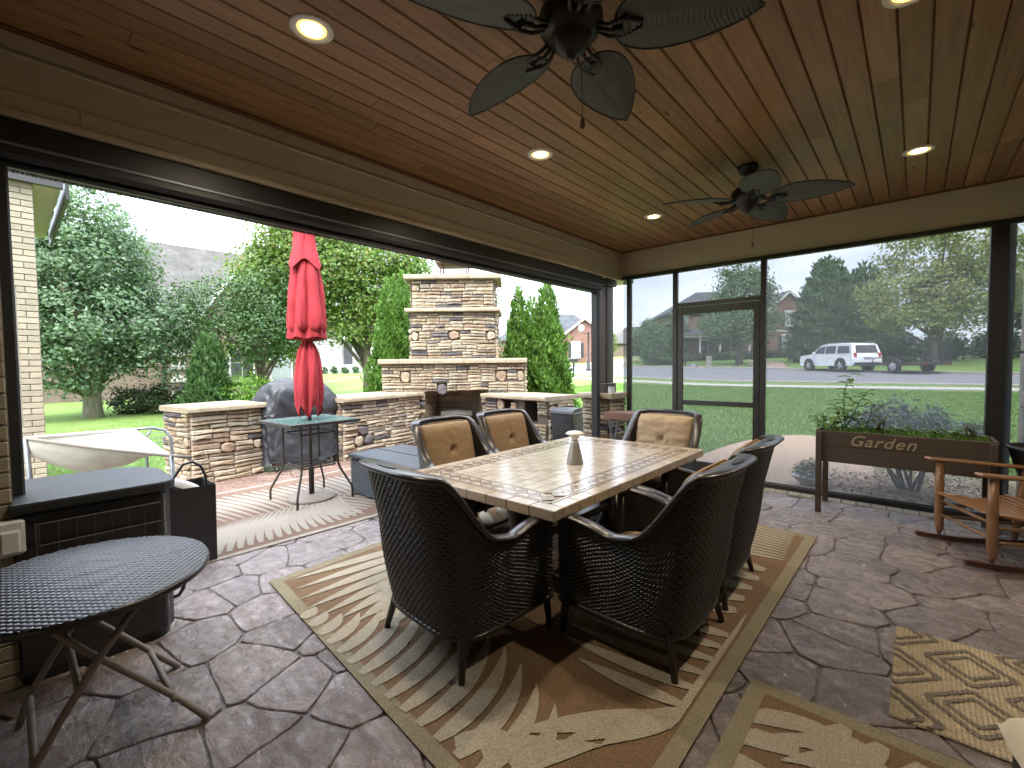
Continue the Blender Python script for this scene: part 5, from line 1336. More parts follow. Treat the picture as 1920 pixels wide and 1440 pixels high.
# black pot on a small stand
pt = thing('black_pot', 'black plastic plant pot with trailing stems by the wall', 'plant pot', (.80, 5.40, 0))
MB().lathe([(.12, .42), (.15, .46), (.20, .60), (.235, .74), (.25, .75), (.25, .775), (.232, .776), (.22, .72), (0, .715)], 32).build('pot', M['black'], pt, smooth=True)
st_ = MB()
for k in range(3): a = 2*math.pi*k/3; st_.tube([(.10*math.cos(a), .10*math.sin(a), .42), (.16*math.cos(a), .16*math.sin(a), 0)], .010, 6)
st_.tube([(.125*math.cos(2*math.pi*k/20), .125*math.sin(2*math.pi*k/20), .415) for k in range(20)], .008, 6, closed=True); st_.build('stand', M['black'], pt)
# ------------------------------------------------------------------ foliage
LF = {
 'pear': leafmat('pear_leaf', [(.07, .125, .065), (.105, .175, .09), (.15, .23, .125), (.09, .15, .07)], .36),
 'maple': leafmat('maple_leaf', [(.08, .15, .03), (.12, .205, .042), (.16, .245, .055), (.10, .175, .036), (.23, .20, .055)], .5, .45),
 'dark': leafmat('dark_leaf', [(.035, .075, .026), (.055, .11, .036), (.075, .14, .04)], .45, .25),
 'arb': leafmat('arborvitae_spray', [(.05, .125, .018), (.085, .175, .026), (.125, .23, .036)], .6, .3),
 'conifer': leafmat('conifer_spray', [(.07, .12, .068), (.092, .155, .08), (.11, .18, .085)], .6, .2),
 'olive': leafmat('olive_tree_leaf', [(.17, .22, .085), (.235, .29, .11), (.30, .34, .125), (.38, .34, .14)], .5, .4),
 'oak': leafmat('street_tree_leaf', [(.085, .145, .074), (.115, .185, .088), (.145, .225, .095)], .5, .3),
 'box': leafmat('hedge_leaf', [(.025, .055, .016), (.04, .08, .02), (.055, .06, .03)], .5, .2),
 'lime': leafmat('lime_bush_leaf', [(.07, .16, .02), (.11, .22, .03), (.15, .26, .04)], .5, .4),
 'hyd': leafmat('holly_shrub_leaf', [(.05, .10, .075), (.085, .15, .115), (.13, .20, .165)], .35, .2),
 'herb': leafmat('herb_leaf', [(.07, .14, .03), (.11, .20, .04), (.16, .26, .06)], .45, .4),
 'herb2': leafmat('brown_herb_leaf', [(.05, .045, .015), (.09, .075, .025), (.06, .09, .02)], .5, .3),
 'fern': leafmat('dusty_fern_leaf', [(.09, .10, .05), (.13, .14, .075)], .6, .3),
}
def leaves(c, nrm, size, asp, r):
    """diamond leaves folded along the midrib, centre c, facing nrm"""
    n = len(c); nrm = nrm/np.linalg.norm(nrm, axis=1, keepdims=True)
    a = r.normal(size=(n, 3)); t = np.cross(nrm, a); t /= np.linalg.norm(t, axis=1, keepdims=True)+1e-9; b = np.cross(nrm, t)
    s = (size*r.uniform(.6, 1.35, n))[:, None]
    V = np.stack([c-t*s, c+b*s*asp-nrm*s*.15, c+t*s, c-b*s*asp-nrm*s*.15], 1).reshape(-1, 3)
    return V, np.arange(4*n).reshape(-1, 4)
def crown_pts(lobes, ncl, nper, clr, r, shell=.55):
    """leaf centres clumped through ellipsoid lobes (cx, cy, cz, rx, ry, rz)"""
    L = np.array(lobes); vol = L[:,3]*L[:,4]*L[:,5]; k = r.choice(len(L), ncl, p=vol/vol.sum())
    d = r.normal(size=(ncl, 3)); d /= np.linalg.norm(d, axis=1, keepdims=True); rad = (shell+(1-shell)*r.uniform(0, 1, ncl)**.6)
    cc = L[k,:3]+d*rad[:,None]*L[k,3:6]
    cnt = np.maximum(3, (nper*r.uniform(.4, 1.6, ncl)).astype(int)); idx = np.repeat(np.arange(ncl), cnt); n = len(idx)
    e = r.normal(size=(n, 3))*clr*np.array([1, 1, .75])
    p = cc[idx]+e; nr = d[idx]*.7+r.normal(size=(n, 3))*.55+np.array([0, 0, .55])
    return p, nr, cc
def tree(name, label, base, lobes, mat, ncl, nper, clr, size, trunk_r, bark='bark', fork=.28, limbs=9, seed=1, asp=.5, lean=(0, 0), cat='tree', group=None, shell=.5):
    r = np.random.default_rng(seed); t = thing(name, label, cat, base, group=group)
    p, nr, cc = crown_pts(lobes, ncl, nper, clr, r, shell); V, F_ = leaves(p, nr, size, asp, r)
    npmesh('crown', V, F_, LF[mat], t)
    top = max(l[2] for l in lobes); m = MB(); fz = top*fork
    m.tube([(0, 0, -.15), (lean[0]*.3, lean[1]*.3, fz*.4), (lean[0]*.7, lean[1]*.7, fz), (lean[0], lean[1], top*.7)], [trunk_r*1.25, trunk_r, trunk_r*.85, trunk_r*.35], 10)
    o = r.choice(len(cc), min(limbs, len(cc)), replace=False)
    for k, i in enumerate(o):
        q = Vector(cc[i]); z0 = fz*(.55+.5*r.random()); s = Vector((lean[0]*.6, lean[1]*.6, z0)); md = s.lerp(q, .5)+Vector((0, 0, .12*q.z))
        m.tube([s, s.lerp(md, .5), md, md.lerp(q, .6), q], [trunk_r*.5, trunk_r*.42, trunk_r*.30, trunk_r*.18, trunk_r*.06], 6)
    m.build('trunk', M[bark], t, smooth=True); return t
def cone_tree(name, label, base, H, rad, mat, n, seed, size=.05, group=None, power=.8, cat='tree', taper=.06):
    r = np.random.default_rng(seed); t = thing(name, label, cat, base, group=group)
    z = H*(1-np.sqrt(r.uniform(0, 1, n)))*.98+.05; q = 1-z/H
    a = r.uniform(0, 6.283, n); rr = rad*(q**power+taper)*(.62+.42*np.sqrt(r.uniform(0, 1, n)))*(1+.16*np.sin(a*5+z*4+seed)+.12*np.sin(z*9+a*3)+.10*np.sin(a*11+z*17+seed*2))*np.where(r.uniform(0, 1, n) < .07, r.uniform(1., 1.3, n), 1)
    rr *= np.where(z < .12*H, .75+2*z/H, 1)
    p = np.c_[np.cos(a)*rr, np.sin(a)*rr, z]
    out = np.c_[np.cos(a), np.sin(a), np.full(n, .3)]; tang = np.c_[np.cos(a)*.45, np.sin(a)*.45, np.full(n, .9)]+r.normal(size=(n, 3))*.35
    tang /= np.linalg.norm(tang, axis=1, keepdims=True); side = np.cross(tang, out+r.normal(size=(n, 3))*.5); side /= np.linalg.norm(side, axis=1, keepdims=True)+1e-9
    s = (size*r.uniform(.6, 1.4, n))[:, None]
    V = np.stack([p-tang*s, p+side*s*.42, p+tang*s*1.15, p-side*s*.42], 1).reshape(-1, 3)
    npmesh('crown', V, np.arange(4*n).reshape(-1, 4), LF[mat], t)
    m = MB(); m.tube([(0, 0, -.15), (0, 0, H*.5), (0, 0, H*.93)], [rad*.14, rad*.10, .012], 8); m.build('trunk', M['bark'], t, smooth=True); return t
def shrub(name, label, base, lobes, mat, ncl, nper, clr, size, seed, asp=.5, stems=6, cat='shrub', group=None, shell=.6):
    r = np.random.default_rng(seed); t = thing(name, label, cat, base, group=group)
    p, nr, cc = crown_pts(lobes, ncl, nper, clr, r, shell); p[:,2] = np.maximum(p[:,2], .03); V, F_ = leaves(p, nr, size, asp, r); npmesh('foliage', V, F_, LF[mat], t)
    m = MB()
    for k in range(stems):
        q = Vector(cc[r.integers(len(cc))]); s = Vector((r.normal(0, .06), r.normal(0, .06), -.05)); m.tube([s, s.lerp(q, .5)+Vector((0, 0, .08)), q], [.022, .016, .005], 6)
    m.build('stems', M['bark'], t, smooth=True); return t
# the house side of the garden
tree('pear_tree', 'large spreading glossy green tree over the canvas hammock', (-18.9, 1.75, -.1),
     [(0, .1, 3.0, 2.3, 2.5, 1.5), (-.4, -.5, 4.6, 2.2, 2.4, 1.6), (.2, .0, 5.0, 1.8, 1.6, 1.5), (-.3, -.5, 6.4, 1.5, 1.5, 1.2), (.3, -1.5, 2.9, 1.6, 1.5, 1.3), (.2, 1.6, 3.0, 1.5, 1.4, 1.2), (.6, -1.0, 1.7, 1.4, 1.6, .8), (.5, 1.3, 1.9, 1.2, 1.3, .7)],
     'pear', 820, 60, .24, .062, .24, 'bark_lt', .13, 18, 3, .55)
tree('maple_tree', 'light green tree with a forked trunk behind the red umbrella', (-16.3, 9.6, 0),
     [(-1.2, -1.0, 5.2, 2.0, 2.0, 1.9), (-2.3, -2.0, 4.9, 1.6, 1.6, 2.0), (.3, .4, 4.6, 1.6, 1.7, 1.7), (1.2, 1.2, 4.1, 1.3, 1.4, 1.3), (-1.6, -1.6, 6.3, 1.8, 1.8, 1.4), (-.4, -.2, 3.2, 1.5, 1.4, .8), (-2.9, -2.4, 4.4, 1.5, 1.5, 1.9), (-3.0, -2.6, 2.6, 1.4, 1.4, 1.0), (.9, .8, 5.6, 1.3, 1.3, 1.0)],
     'maple', 1250, 44, .30, .072, .17, 'bark', .34, 14, 4, .6)
tree('dark_tree', 'dark green low tree in front of the tan brick neighbour house', (-17.3, 6.0, -.05),
     [(0, 0, 2.9, 1.5, 1.6, 1.2), (-.5, -.9, 3.6, 1.4, 1.4, 1.2), (.2, .2, 4.0, 1.2, 1.2, 1.1)], 'dark', 260, 44, .22, .058, .11, 'bark', .25, 9, 5, .55)
cone_tree('conifer_shrub', 'small dark conical evergreen beside the neighbour corner', (-15.75, 4.05, -.1), 2.7, .55, 'dark', 9000, 6, .07, power=.5, cat='shrub', taper=.12)
shrub('lime_bush', 'bright lime green bush right of the conical evergreen', (-15.6, 4.95, -.1), [(0, 0, .75, .75, .75, .7)], 'lime', 90, 36, .12, .055, 7)
for k, (x, y, lb) in enumerate(((-19.4, 2.9, 'dark hedge shrub next to the pear tree trunk'), (-18.8, 3.7, 'middle dark hedge shrub below the neighbour brick wall'), (-18.3, 4.5, 'dark hedge shrub behind the conical evergreen'))):
    shrub('hedge_shrub', lb, (x, y, -.1), [(0, 0, .55, .6, .7, .55)], 'box', 70, 40, .12, .05, 20+k, group='hedge shrubs below the brick wall')
# arborvitae round the fireplace
cone_tree('arborvitae', 'bright green arborvitae standing left of the chimney', (-8.80, 5.78, -.12), 3.66, .56, 'arb', 16000, 30, .052, power=.72)
cone_tree('arborvitae', 'taller arborvitae peak half hidden behind the chimney', (-9.15, 6.42, -.12), 3.95, .55, 'arb', 11000, 31, .055, power=.62)
cone_tree('arborvitae', 'arborvitae touching the chimney side right of the fireplace', (-6.32, 7.30, -.1), 3.26, .46, 'arb', 13000, 32, .050, power=.72)
cone_tree('arborvitae', 'broad bright green arborvitae behind the log cubby wall', (-5.72, 7.50, -.1), 3.34, .56, 'arb', 17000, 33, .050, power=.72)
cone_tree('arborvitae', 'slim arborvitae between the two others right of the chimney', (-6.5, 7.95, -.1), 3.15, .45, 'arb', 9000, 34, .052, power=.62)
tree('young_tree', 'thin sparse young tree rising behind the chimney', (-9.6, 9.9, 0), [(0, 0, 2.3, .55, .55, 1.6), (0, 0, 3.6, .4, .4, .8)], 'oak', 70, 14, .16, .045, .035, 'bark', .3, 8, 35, .5)
# across the street
tree('street_tree', 'round dark green tree in front of the porch of the brick house', (-13.2, 48.6, T(-13.2, 48.6)),
     [(0, 0, 4.2, 3.6, 3.6, 2.2), (.2, .3, 6.8, 2.9, 2.9, 2.2), (.2, .2, 8.7, 1.8, 1.8, 1.6)], 'oak', 420, 40, .42, .14, .32, 'bark', .2, 12, 41, .55)
cone_tree('evergreen_tree', 'tall dark evergreen behind the white car', (-6.6, 53.6, T(-6.6, 53.6)), 10.4, 3.0, 'conifer', 15000, 42, .26, power=.55)
cone_tree('evergreen_tree', 'second dark evergreen overlapping the olive green tree', (-3.9, 56, T(-3.9, 56)), 9.6, 2.8, 'conifer', 12000, 43, .26, power=.6)
tree('olive_tree', 'broad olive green tree spreading over the utility trailer', (.9, 47.0, T(.9, 47)),
     [(-1.2, -.6, 5.0, 3.4, 3.2, 2.4), (1.8, 1.4, 5.4, 3.6, 3.4, 2.8), (.2, .2, 8.4, 3.6, 3.4, 2.6), (3.0, 2.2, 8.0, 2.6, 2.6, 2.4), (-1.8, -1.0, 3.6, 2.2, 2.2, 1.2), (.5, .5, 10.6, 2.4, 2.4, 1.5)], 'olive', 460, 42, .40, .14, .28, 'bark', .2, 18, 44, .55)
tree('dark_lawn_tree', 'small dark tree on the far lawn right of the trailer', (7.5, 60, T(7.5, 60)), [(0, 0, 4.2, 3.0, 3.0, 1.8), (2, 1, 6.2, 3.2, 3.2, 2.2)], 'oak', 260, 36, .5, .2, .35, 'bark', .3, 8, 45, .55)
tree('dark_lawn_tree', 'dark leafy tree filling the gap beside the black post', (9.2, 52, T(9.2, 52)), [(0, 0, 5.5, 3.2, 3.2, 3.0), (.5, 0, 8.5, 2.6, 2.6, 2.4)], 'olive', 300, 36, .5, .18, .3, 'bark', .3, 8, 46, .55)
tree('corner_tree', 'bushy dark tree left of the brick house porch', (-24.4, 52, T(-24.4, 52)), [(0, 0, 2.8, 1.9, 1.9, 1.9), (.4, .3, 3.9, 1.4, 1.4, 1.3)], 'oak', 180, 36, .3, .13, .16, 'bark', .2, 6, 47, .55)
cone_tree('evergreen_shrub', 'dense rounded evergreen beside the far mailbox', (-20.9, 48.4, T(-20.9, 48.4)), 3.9, 1.9, 'conifer', 7000, 48, .17, power=.4, taper=.1)
tree('corner_tree', 'taller dark tree at the end of the brick house porch', (-23.3, 57.5, T(-23.3, 57.5)), [(0, 0, 3.4, 1.7, 1.7, 2.2), (0, 0, 5.0, 1.3, 1.3, 1.4)], 'oak', 150, 36, .3, .14, .15, 'bark', .2, 6, 49, .55)
tree('lamp_tree', 'leafy tree behind the twin globe street lamp', (-27.5, 47.5, T(-27.5, 47.5)), [(0, 0, 2.6, 1.2, 1.2, 1.6), (.2, .2, 4.0, .9, .9, 1.0)], 'maple', 110, 30, .25, .11, .1, 'bark', .2, 6, 50, .55)
for k, (x, y) in enumerate(((-1.5, 50), (1.5, 53.5), (5, 57), (-3.6, 49.5))):
    shrub('understory_bush', 'dark understory bush in the shade behind the trailer', (x, y, T(x, y)), [(0, 0, 1.1, 1.6, 1.6, 1.2)], 'dark', 90, 32, .3, .15, 60+k, group='dark bushes behind the trailer')
# beside the screen
shrub('holly_shrub', 'blue green leafy shrub outside the screen behind the planter', (-.02, 6.95, -.08), [(-.12, .05, .78, .48, .42, .27), (.22, 0, .70, .36, .36, .24), (-.35, .05, .62, .28, .3, .2)], 'hyd', 150, 30, .065, .030, 71, .55, 8)
bw_ = thing('bowl_planter', 'white bowl planter with a dusty fern beside the tan path', 'planter', (-.96, 6.62, -.06))
MB().lathe([(.0, 0), (.10, 0), (.13, .03), (.21, .10), (.215, .115), (.20, .115), (.12, .06), (0, .06)], 30).build('bowl', M['paleglaze'], bw_, smooth=True)
rr5 = np.random.default_rng(8); p, nr, cc = crown_pts([(0, 0, .17, .17, .17, .10), (.02, .02, .25, .09, .09, .10)], 60, 14, .035, rr5); V, F_ = leaves(p, nr, .022, .4, rr5); npmesh('fern', V, F_, LF['fern'], bw_)
# plants in the Garden planter
def bigleaf(mb, p, d, L, w, droop=.35):
    d = Vector(d).normalized(); s = d.cross(Vector((0, 0, 1))); s = s.normalized() if s.length > 1e-4 else Vector((1, 0, 0)); u = s.cross(d); n = 6; vs = []
    for i in range(n+1):
        t = i/n; ww = w*math.sin(math.pi*min(.98, .04+.96*t)**.8); c = Vector(p)+d*L*t-Vector((0, 0, 1))*droop*L*t*t
        vs += [c-s*ww+u*ww*.35, c, c+s*ww+u*ww*.35]
    fs = []
    for i in range(n): fs += [(3*i, 3*i+1, 3*i+4, 3*i+3), (3*i+1, 3*i+2, 3*i+5, 3*i+4)]
    mb.add(vs, fs)
def stem_plant(name, label, base, paths, nl, L, w, mat, seed, cat='plant', group=None):
    r_ = random.Random(seed); t = thing(name, label, cat, base, group=group); st = MB()
    for pts in paths:
        pts = [Vector(p) for p in pts]; st.tube(pts, [.006*(1-.7*i/(len(pts)-1)) for i in range(len(pts))], 6)
        for k in range(nl):
            f_ = .22+.78*k/(nl-1); x = f_*(len(pts)-1); i = min(int(x), len(pts)-2); p = pts[i].lerp(pts[i+1], x-i); a = k*2.4+r_.uniform(-.4, .4)
            m = MB(); bigleaf(m, (0, 0, 0), (math.cos(a), math.sin(a), r_.uniform(-.1, .5)), L*r_.uniform(.7, 1.2), w*r_.uniform(.8, 1.15), r_.uniform(.2, .6))
            m.build('leaf', LF[mat], t, smooth=True, loc=p)
    st.build('stem', LF[mat], t, smooth=True); return t
gx, gy, gz = -.11, 5.47, .765
stem_plant('pepper_plant', 'tall leafy pepper plant leaning at the end of the planter', (gx-.40, gy, gz), [[(0, 0, -.02), (-.01, 0, .16), (-.02, .01, .34), (.0, .01, .48), (.03, .0, .57)], [(0, 0, .05), (.06, -.03, .18), (.11, -.04, .32), (.18, -.04, .42)], [(0, 0, .02), (-.06, .02, .15), (-.09, .03, .27)]], 14, .115, .031, 'herb', 1)
stem_plant('pepper_plant', 'short bushy pepper plant at the outer corner of the planter', (gx-.53, gy-.04, gz), [[(0, 0, -.02), (-.03, 0, .10), (-.05, 0, .19)], [(0, 0, 0), (.04, -.02, .10), (.07, -.02, .17)], [(0, 0, 0), (-.08, .03, .10), (-.13, .03, .15)]], 9, .095, .026, 'herb', 2)
stem_plant('pepper_plant', 'mid height pepper plant above the letter G', (gx-.25, gy+.03, gz), [[(0, 0, -.02), (.02, 0, .12), (.05, 0, .24), (.06, 0, .30)], [(0, 0, 0), (-.05, 0, .12), (-.08, 0, .20)]], 10, .10, .027, 'herb', 3)
r6 = random.Random(12)
for k, (x, mt, lb) in enumerate(((-.14, 'herb2', 'brownish seeding herb'), (-.02, 'herb', 'low green herb'), (.10, 'lime', 'feathery lime herb'), (.22, 'lime', 'second feathery lime herb'), (.34, 'herb', 'dark low herb'), (.47, 'herb2', 'withered brown herb'))):
    hgt = .20 if k == 0 else (.10 if k < 5 else .14)
    paths = [[(0, 0, -.02), (r6.uniform(-.04, .04), r6.uniform(-.05, .05), hgt*.5), (r6.uniform(-.08, .08), r6.uniform(-.08, .08), hgt*r6.uniform(.7, 1.1))] for _ in range(6)]
    stem_plant('herb_clump', lb+(' next to the pepper plants' if k < 2 else ' in the planter end by the black post'), (gx+x, gy+r6.uniform(-.06, .06), gz), paths, 6, .045, .012, mt, 30+k)
rr6 = np.random.default_rng(15); n = 2600; px = rr6.uniform(-.57, .57, n); py = rr6.uniform(-.17, .17, n); c = np.c_[gx+px, gy+py, gz+.005+.05*rr6.uniform(0, 1, n)**1.5]
V, F_ = leaves(c, rr6.normal(size=(n, 3))+[0, 0, .8], .013, .5, rr6); npmesh('ground_cover', V, F_, LF['herb'], label='low green seedlings covering the planter soil', cat='seedlings', kind='stuff')
stem_plant('trailing_plant', 'spindly wilted stem rising from the black pot', (.72, 5.38, .73), [[(0, 0, 0), (-.03, 0, .15), (-.02, .02, .3), (-.05, .0, .45), (-.09, -.02, .56)], [(.02, 0, 0), (.02, -.03, .2), (-.03, -.04, .33), (-.10, -.05, .36)]], 12, .045, .012, 'herb2', 40)

# ------------------------------------------------------------------ houses
def window(par, x, z, w, h, y, shutters=True, mat='blindpane', sill=True):
    wn_ = MB().box(x-w/2-.06, x+w/2+.06, y-.05, y+.02, z-.06, z+h+.06).build('window', M['trim'], par)
    nx_, nz_ = 2, 2
    for i in range(nx_):
        for j in range(nz_):
            a = x-w/2+w*i/nx_+.02; b = x-w/2+w*(i+1)/nx_-.02; c_ = z+h*j/nz_+.02; d = z+h*(j+1)/nz_-.02
            MB().box(a, b, y-.065, y-.052, c_, d).build('pane', M[mat], wn_)
    if sill: MB().box(x-w/2-.12, x+w/2+.12, y-.11, y+.01, z-.14, z-.062).build('sill', M['trim'], wn_); MB().box(x-w/2-.14, x+w/2+.14, y-.07, y+.01, z+h+.062, z+h+.26).build('lintel', M['trim'], wn_)
    if shutters:
        for s_ in (-1, 1):
            cx = x+s_*(w/2+.30); MB().box(cx-.2, cx+.2, y-.055, y-.003, z-.03, z+h+.03).build('shutter', M['shutter'], par)
def gable_front(par, x0, x1, y0, depth, z0, eave, apex, wall, roof, over=.35):
    xm = (x0+x1)/2
    MB().extr([(x0, z0), (x1, z0), (x1, eave), (xm, apex), (x0, eave)], y0, y0+depth, 'y').build('wall', M[wall], par)
    rm = MB(); k = .22; sl = (apex-eave)/(xm-x0)
    for s_ in (-1, 1):
        xe = xm+s_*((x1-x0)/2+over); ze = eave-over*sl
        rm.add([(xm, y0-over, apex+k), (xe, y0-over, ze+k), (xe, y0+depth, ze+k), (xm, y0+depth, apex+k), (xm, y0-over, apex+.03), (xe, y0-over, ze+.03), (xe, y0+depth, ze+.03), (xm, y0+depth, apex+.03)], [(0,1,2,3),(4,7,6,5),(0,4,5,1),(1,5,6,2),(2,6,7,3)])
        MB().add([(xm, y0-over-.03, apex+k+.01), (xe, y0-over-.03, ze+k+.01), (xe, y0-over-.03, ze-.12), (xm, y0-over-.03, apex-.12), (xm, y0-over+.02, apex+k+.01), (xe, y0-over+.02, ze+k+.01), (xe, y0-over+.02, ze-.12), (xm, y0-over+.02, apex-.12)], [(0,3,2,1),(4,5,6,7),(0,1,5,4),(2,3,7,6),(1,2,6,5)]).build('rake_board', M['trim'], par)
    return rm.build('roof', M[roof], par)
def hip_roof(par, x0, x1, y0, y1, eave, ridge, roof, over=.4, hip=True):
    x0 -= over; x1 += over; y0 -= over; y1 += over; d = min((y1-y0), (x1-x0))/2; ym = (y0+y1)/2; xm = (x0+x1)/2
    if x1-x0 >= y1-y0: a, b = (x0+d*hip, ym), (x1-d*hip, ym)
    else: a, b = (xm, y0+d*hip), (xm, y1-d*hip)
    vs = [(x0,y0,eave),(x1,y0,eave),(x1,y1,eave),(x0,y1,eave),(a[0],a[1],ridge),(b[0],b[1],ridge)]
    fs = [(0,1,5,4),(1,2,5),(2,3,4,5),(3,0,4)] if x1-x0 >= y1-y0 else [(0,1,4),(1,2,5,4),(2,3,5),(3,0,4,5)]
    m = MB().add(vs, fs); m.box(x0, x1, y0, y1, eave-.16, eave-.01)
    return m.build('roof', M[roof], par)
# neighbour, tan brick, behind the pear tree: local x along its front, front faces -y
nb = thing('neighbour_house', 'tan brick house with grey shingle roof behind the big pear tree', 'house', (-26.6, 5.9, .0), R(90-4))
MB().box(-9, .0, 0, 10, -.3, 3.4).build('wall', M['brick_tan'], nb); rf = hip_roof(nb, -9, 5.0, 0, 10, 3.4, 8.5, 'shingle', .45, .08)
MB().box(0, 5.4, -1.6, 8, -.3, 3.3).build('wall', M['brick_tan'], nb)
gable_front(nb, -.1, 5.6, -1.65, 5, 3.25, 3.4, 7.4, 'brick_tan', 'shingle')
for k in range(5): MB().box(-.62, -.02, -.06, .12, .2+.62*k, .55+.62*k).build('quoin', M['trim'], nb)
MB().box(-.95, -.85, -.10, 0, -.2, 3.3).build('downspout', M['shutter'], nb)
window(nb, 2.0, .9, 1.0, 1.7, -1.62, False, 'pane'); window(nb, 3.8, .9, 1.0, 1.7, -1.62, False, 'blindpane'); pass
# white house far down the lawn
wh = thing('white_house', 'far white house with grey stone entry bays beyond the maple trunk', 'house', (-44.6, 24.5, T(-44.6, 24.5)-.1), R(41.8))
MB().box(-4.5, 4.5, .2, 8, 0, 4.8).build('wall', M['white'], wh); hip_roof(wh, -4.5, 4.5, .2, 8, 4.8, 7.5, 'shingle2')
for a, b in ((-4.4, -1.0), (.8, 1.9)): MB().box(a, b, 0, .5, .9, 4.4).build('stone_bay', M['darkstone'], wh)
MB().box(-5, 3.0, -.8, .0, 0, .95).build('raised_bed', M['white'], wh); MB().box(-.9, .0, .05, .5, .95, 3.6).build('door', M['shutter'], wh); window(wh, .45, 1.1, .5, 2.4, .16, False, 'blindpane', False)
for k in range(6):
    x = -3.6+1.1*k; a = R(41.8); wx_, wy_ = -44.6+x*math.cos(a)+1.3*math.sin(a), 24.5+x*math.sin(a)-1.3*math.cos(a)
    shrub('round_shrub', 'small round shrub planted before the white house', (wx_, wy_, T(wx_, wy_)), [(0, 0, .35, .32, .32, .35)], 'dark', 24, 20, .12, .08, 80+k, stems=2, group='round shrubs before the white house')
# red brick gable house at the left of the corner column
gh = thing('brick_house', 'red brick gable house with slate blue roof beside the street lamp', 'house', (-33.9, 52.9, 1.6), R(38))
gable_front(gh, -3.4, 3.4, 0, 7, -.3, 3.5, 6.1, 'brick_red', 'shingle2'); MB().box(-12, -3.4, 1.5, 10, -.3, 3.4).build('wall', M['brick_red'], gh); hip_roof(gh, -12, 3.2, 1.5, 10, 3.4, 7.4, 'shingle2')
window(gh, -1.2, .9, 1.1, 1.9, 0); window(gh, 2.6, .9, 1.0, 1.7, 0, False)
window(gh, -5.5, .9, 1.0, 1.7, 1.5, False, 'pane'); window(gh, -9.0, .9, 1.0, 1.7, 1.5, False, 'pane')
fl = thing('house_flag', 'small red and white flag on the brick gable house', 'flag', (-36.3, 50.8, 4.3), R(38))
MB().tube([(0, 0, 0), (-.35, -.5, .5)], .03, 6).build('flag_pole', M['white'], fl); 
for k in range(5): MB().box(-.34+.10*k, -.25+.10*k, -.45, -.43, -1.0+.05*k, .35-.05*k).build('flag_stripe', M['taillight' if k % 2 == 0 else 'white'], fl)
# low grey roofed house further off
lh = thing('low_house', 'far low brick house with broad grey roof', 'house', (-36.6, 75.0, 2.8), R(38))
MB().box(-6, 6.0, 0, 9, -.4, 2.4).build('wall', M['brick_tan'], lh); hip_roof(lh, -6, 6.0, 0, 9, 2.4, 5.6, 'shingle'); MB().box(-1.5, 3.8, -.1, .1, -.3, 1.9).build('garage_door', M['shutter'], lh); MB().box(-1.8, 4.1, -.18, -.02, 1.92, 2.25).build('garage_lintel', M['trim'], lh)
# big brick house with porch
bh = thing('brick_house', 'large red brick house with white porch columns and dark roof', 'house', (-17.2, 60.6, 1.95), R(38))
MB().box(-7.5, 3.2, 1.5, 11, -.4, 5.9).build('wall', M['brick_red'], bh); hip_roof(bh, -7.5, 6, 1.5, 12, 5.9, 9.4, 'shingle2')
gable_front(bh, 3.2, 10.4, .3, 8, -.4, 5.0, 8.2, 'brick_red', 'shingle2')
MB().box(3.0, 10.6, .22, .28, 3.35, 3.55).build('belt_course', M['trim'], bh)
window(bh, 4.4, 4.1, 1.0, 1.6, .3); window(bh, 6.8, .8, 1.3, 2.0, .3); window(bh, 9.0, .8, 1.2, 2.0, .3); window(bh, 7.0, 4.1, 1.0, 1.6, .3)
MB().box(-7.0, 1.8, -1.2, 1.6, 2.75, 3.05).build('porch_roof', M['trim'], bh); MB().add([(-7.2,-1.4,3.05),(2.0,-1.4,3.05),(2.0,1.6,3.9),(-7.2,1.6,3.9)], [(0,1,2,3)]).build('porch_shingles', M['shingle2'], bh); MB().box(-7.0, 1.8, -1.2, 1.6, -.4, .12).build('porch_floor', M['concrete'], bh)
for x in (-6.7, -4.3, -1.9, .2, 1.6): MB().lathe([(.2, .12), (.2, .22), (.14, .26), (.12, 2.6), (.19, 2.68), (.19, 2.75)], 14, (x, -1.0, 0)).build('porch_column', M['trim'], bh, smooth=True)
for x in (-5.5, -3.0, .9): window(bh, x, .6, 1.0, 1.8, 1.5, False, 'pane')
for x in (-5.5, -2.2, 1.0): window(bh, x, 3.9, 1.0, 1.6, 1.5, False, 'blindpane')
MB().box(-1.6, -.6, 1.44, 1.5, .12, 2.4).build('door', M['shutter'], bh)
a = R(38)
for k in range(11):
    lx = -6.6+1.55*k; ly = -1.9 if k < 6 else -.5; wx_, wy_ = -17.2+lx*math.cos(a)-ly*math.sin(a), 60.6+lx*math.sin(a)+ly*math.cos(a)
    shrub('foundation_shrub', 'clipped dark shrub along the foundation of the porch house', (wx_, wy_, T(wx_, wy_)), [(0, 0, .5, .85, .6, .5)], 'box' if k != 4 else 'lime', 36, 26, .2, .12, 90+k, stems=2, group='foundation shrubs of the porch house')
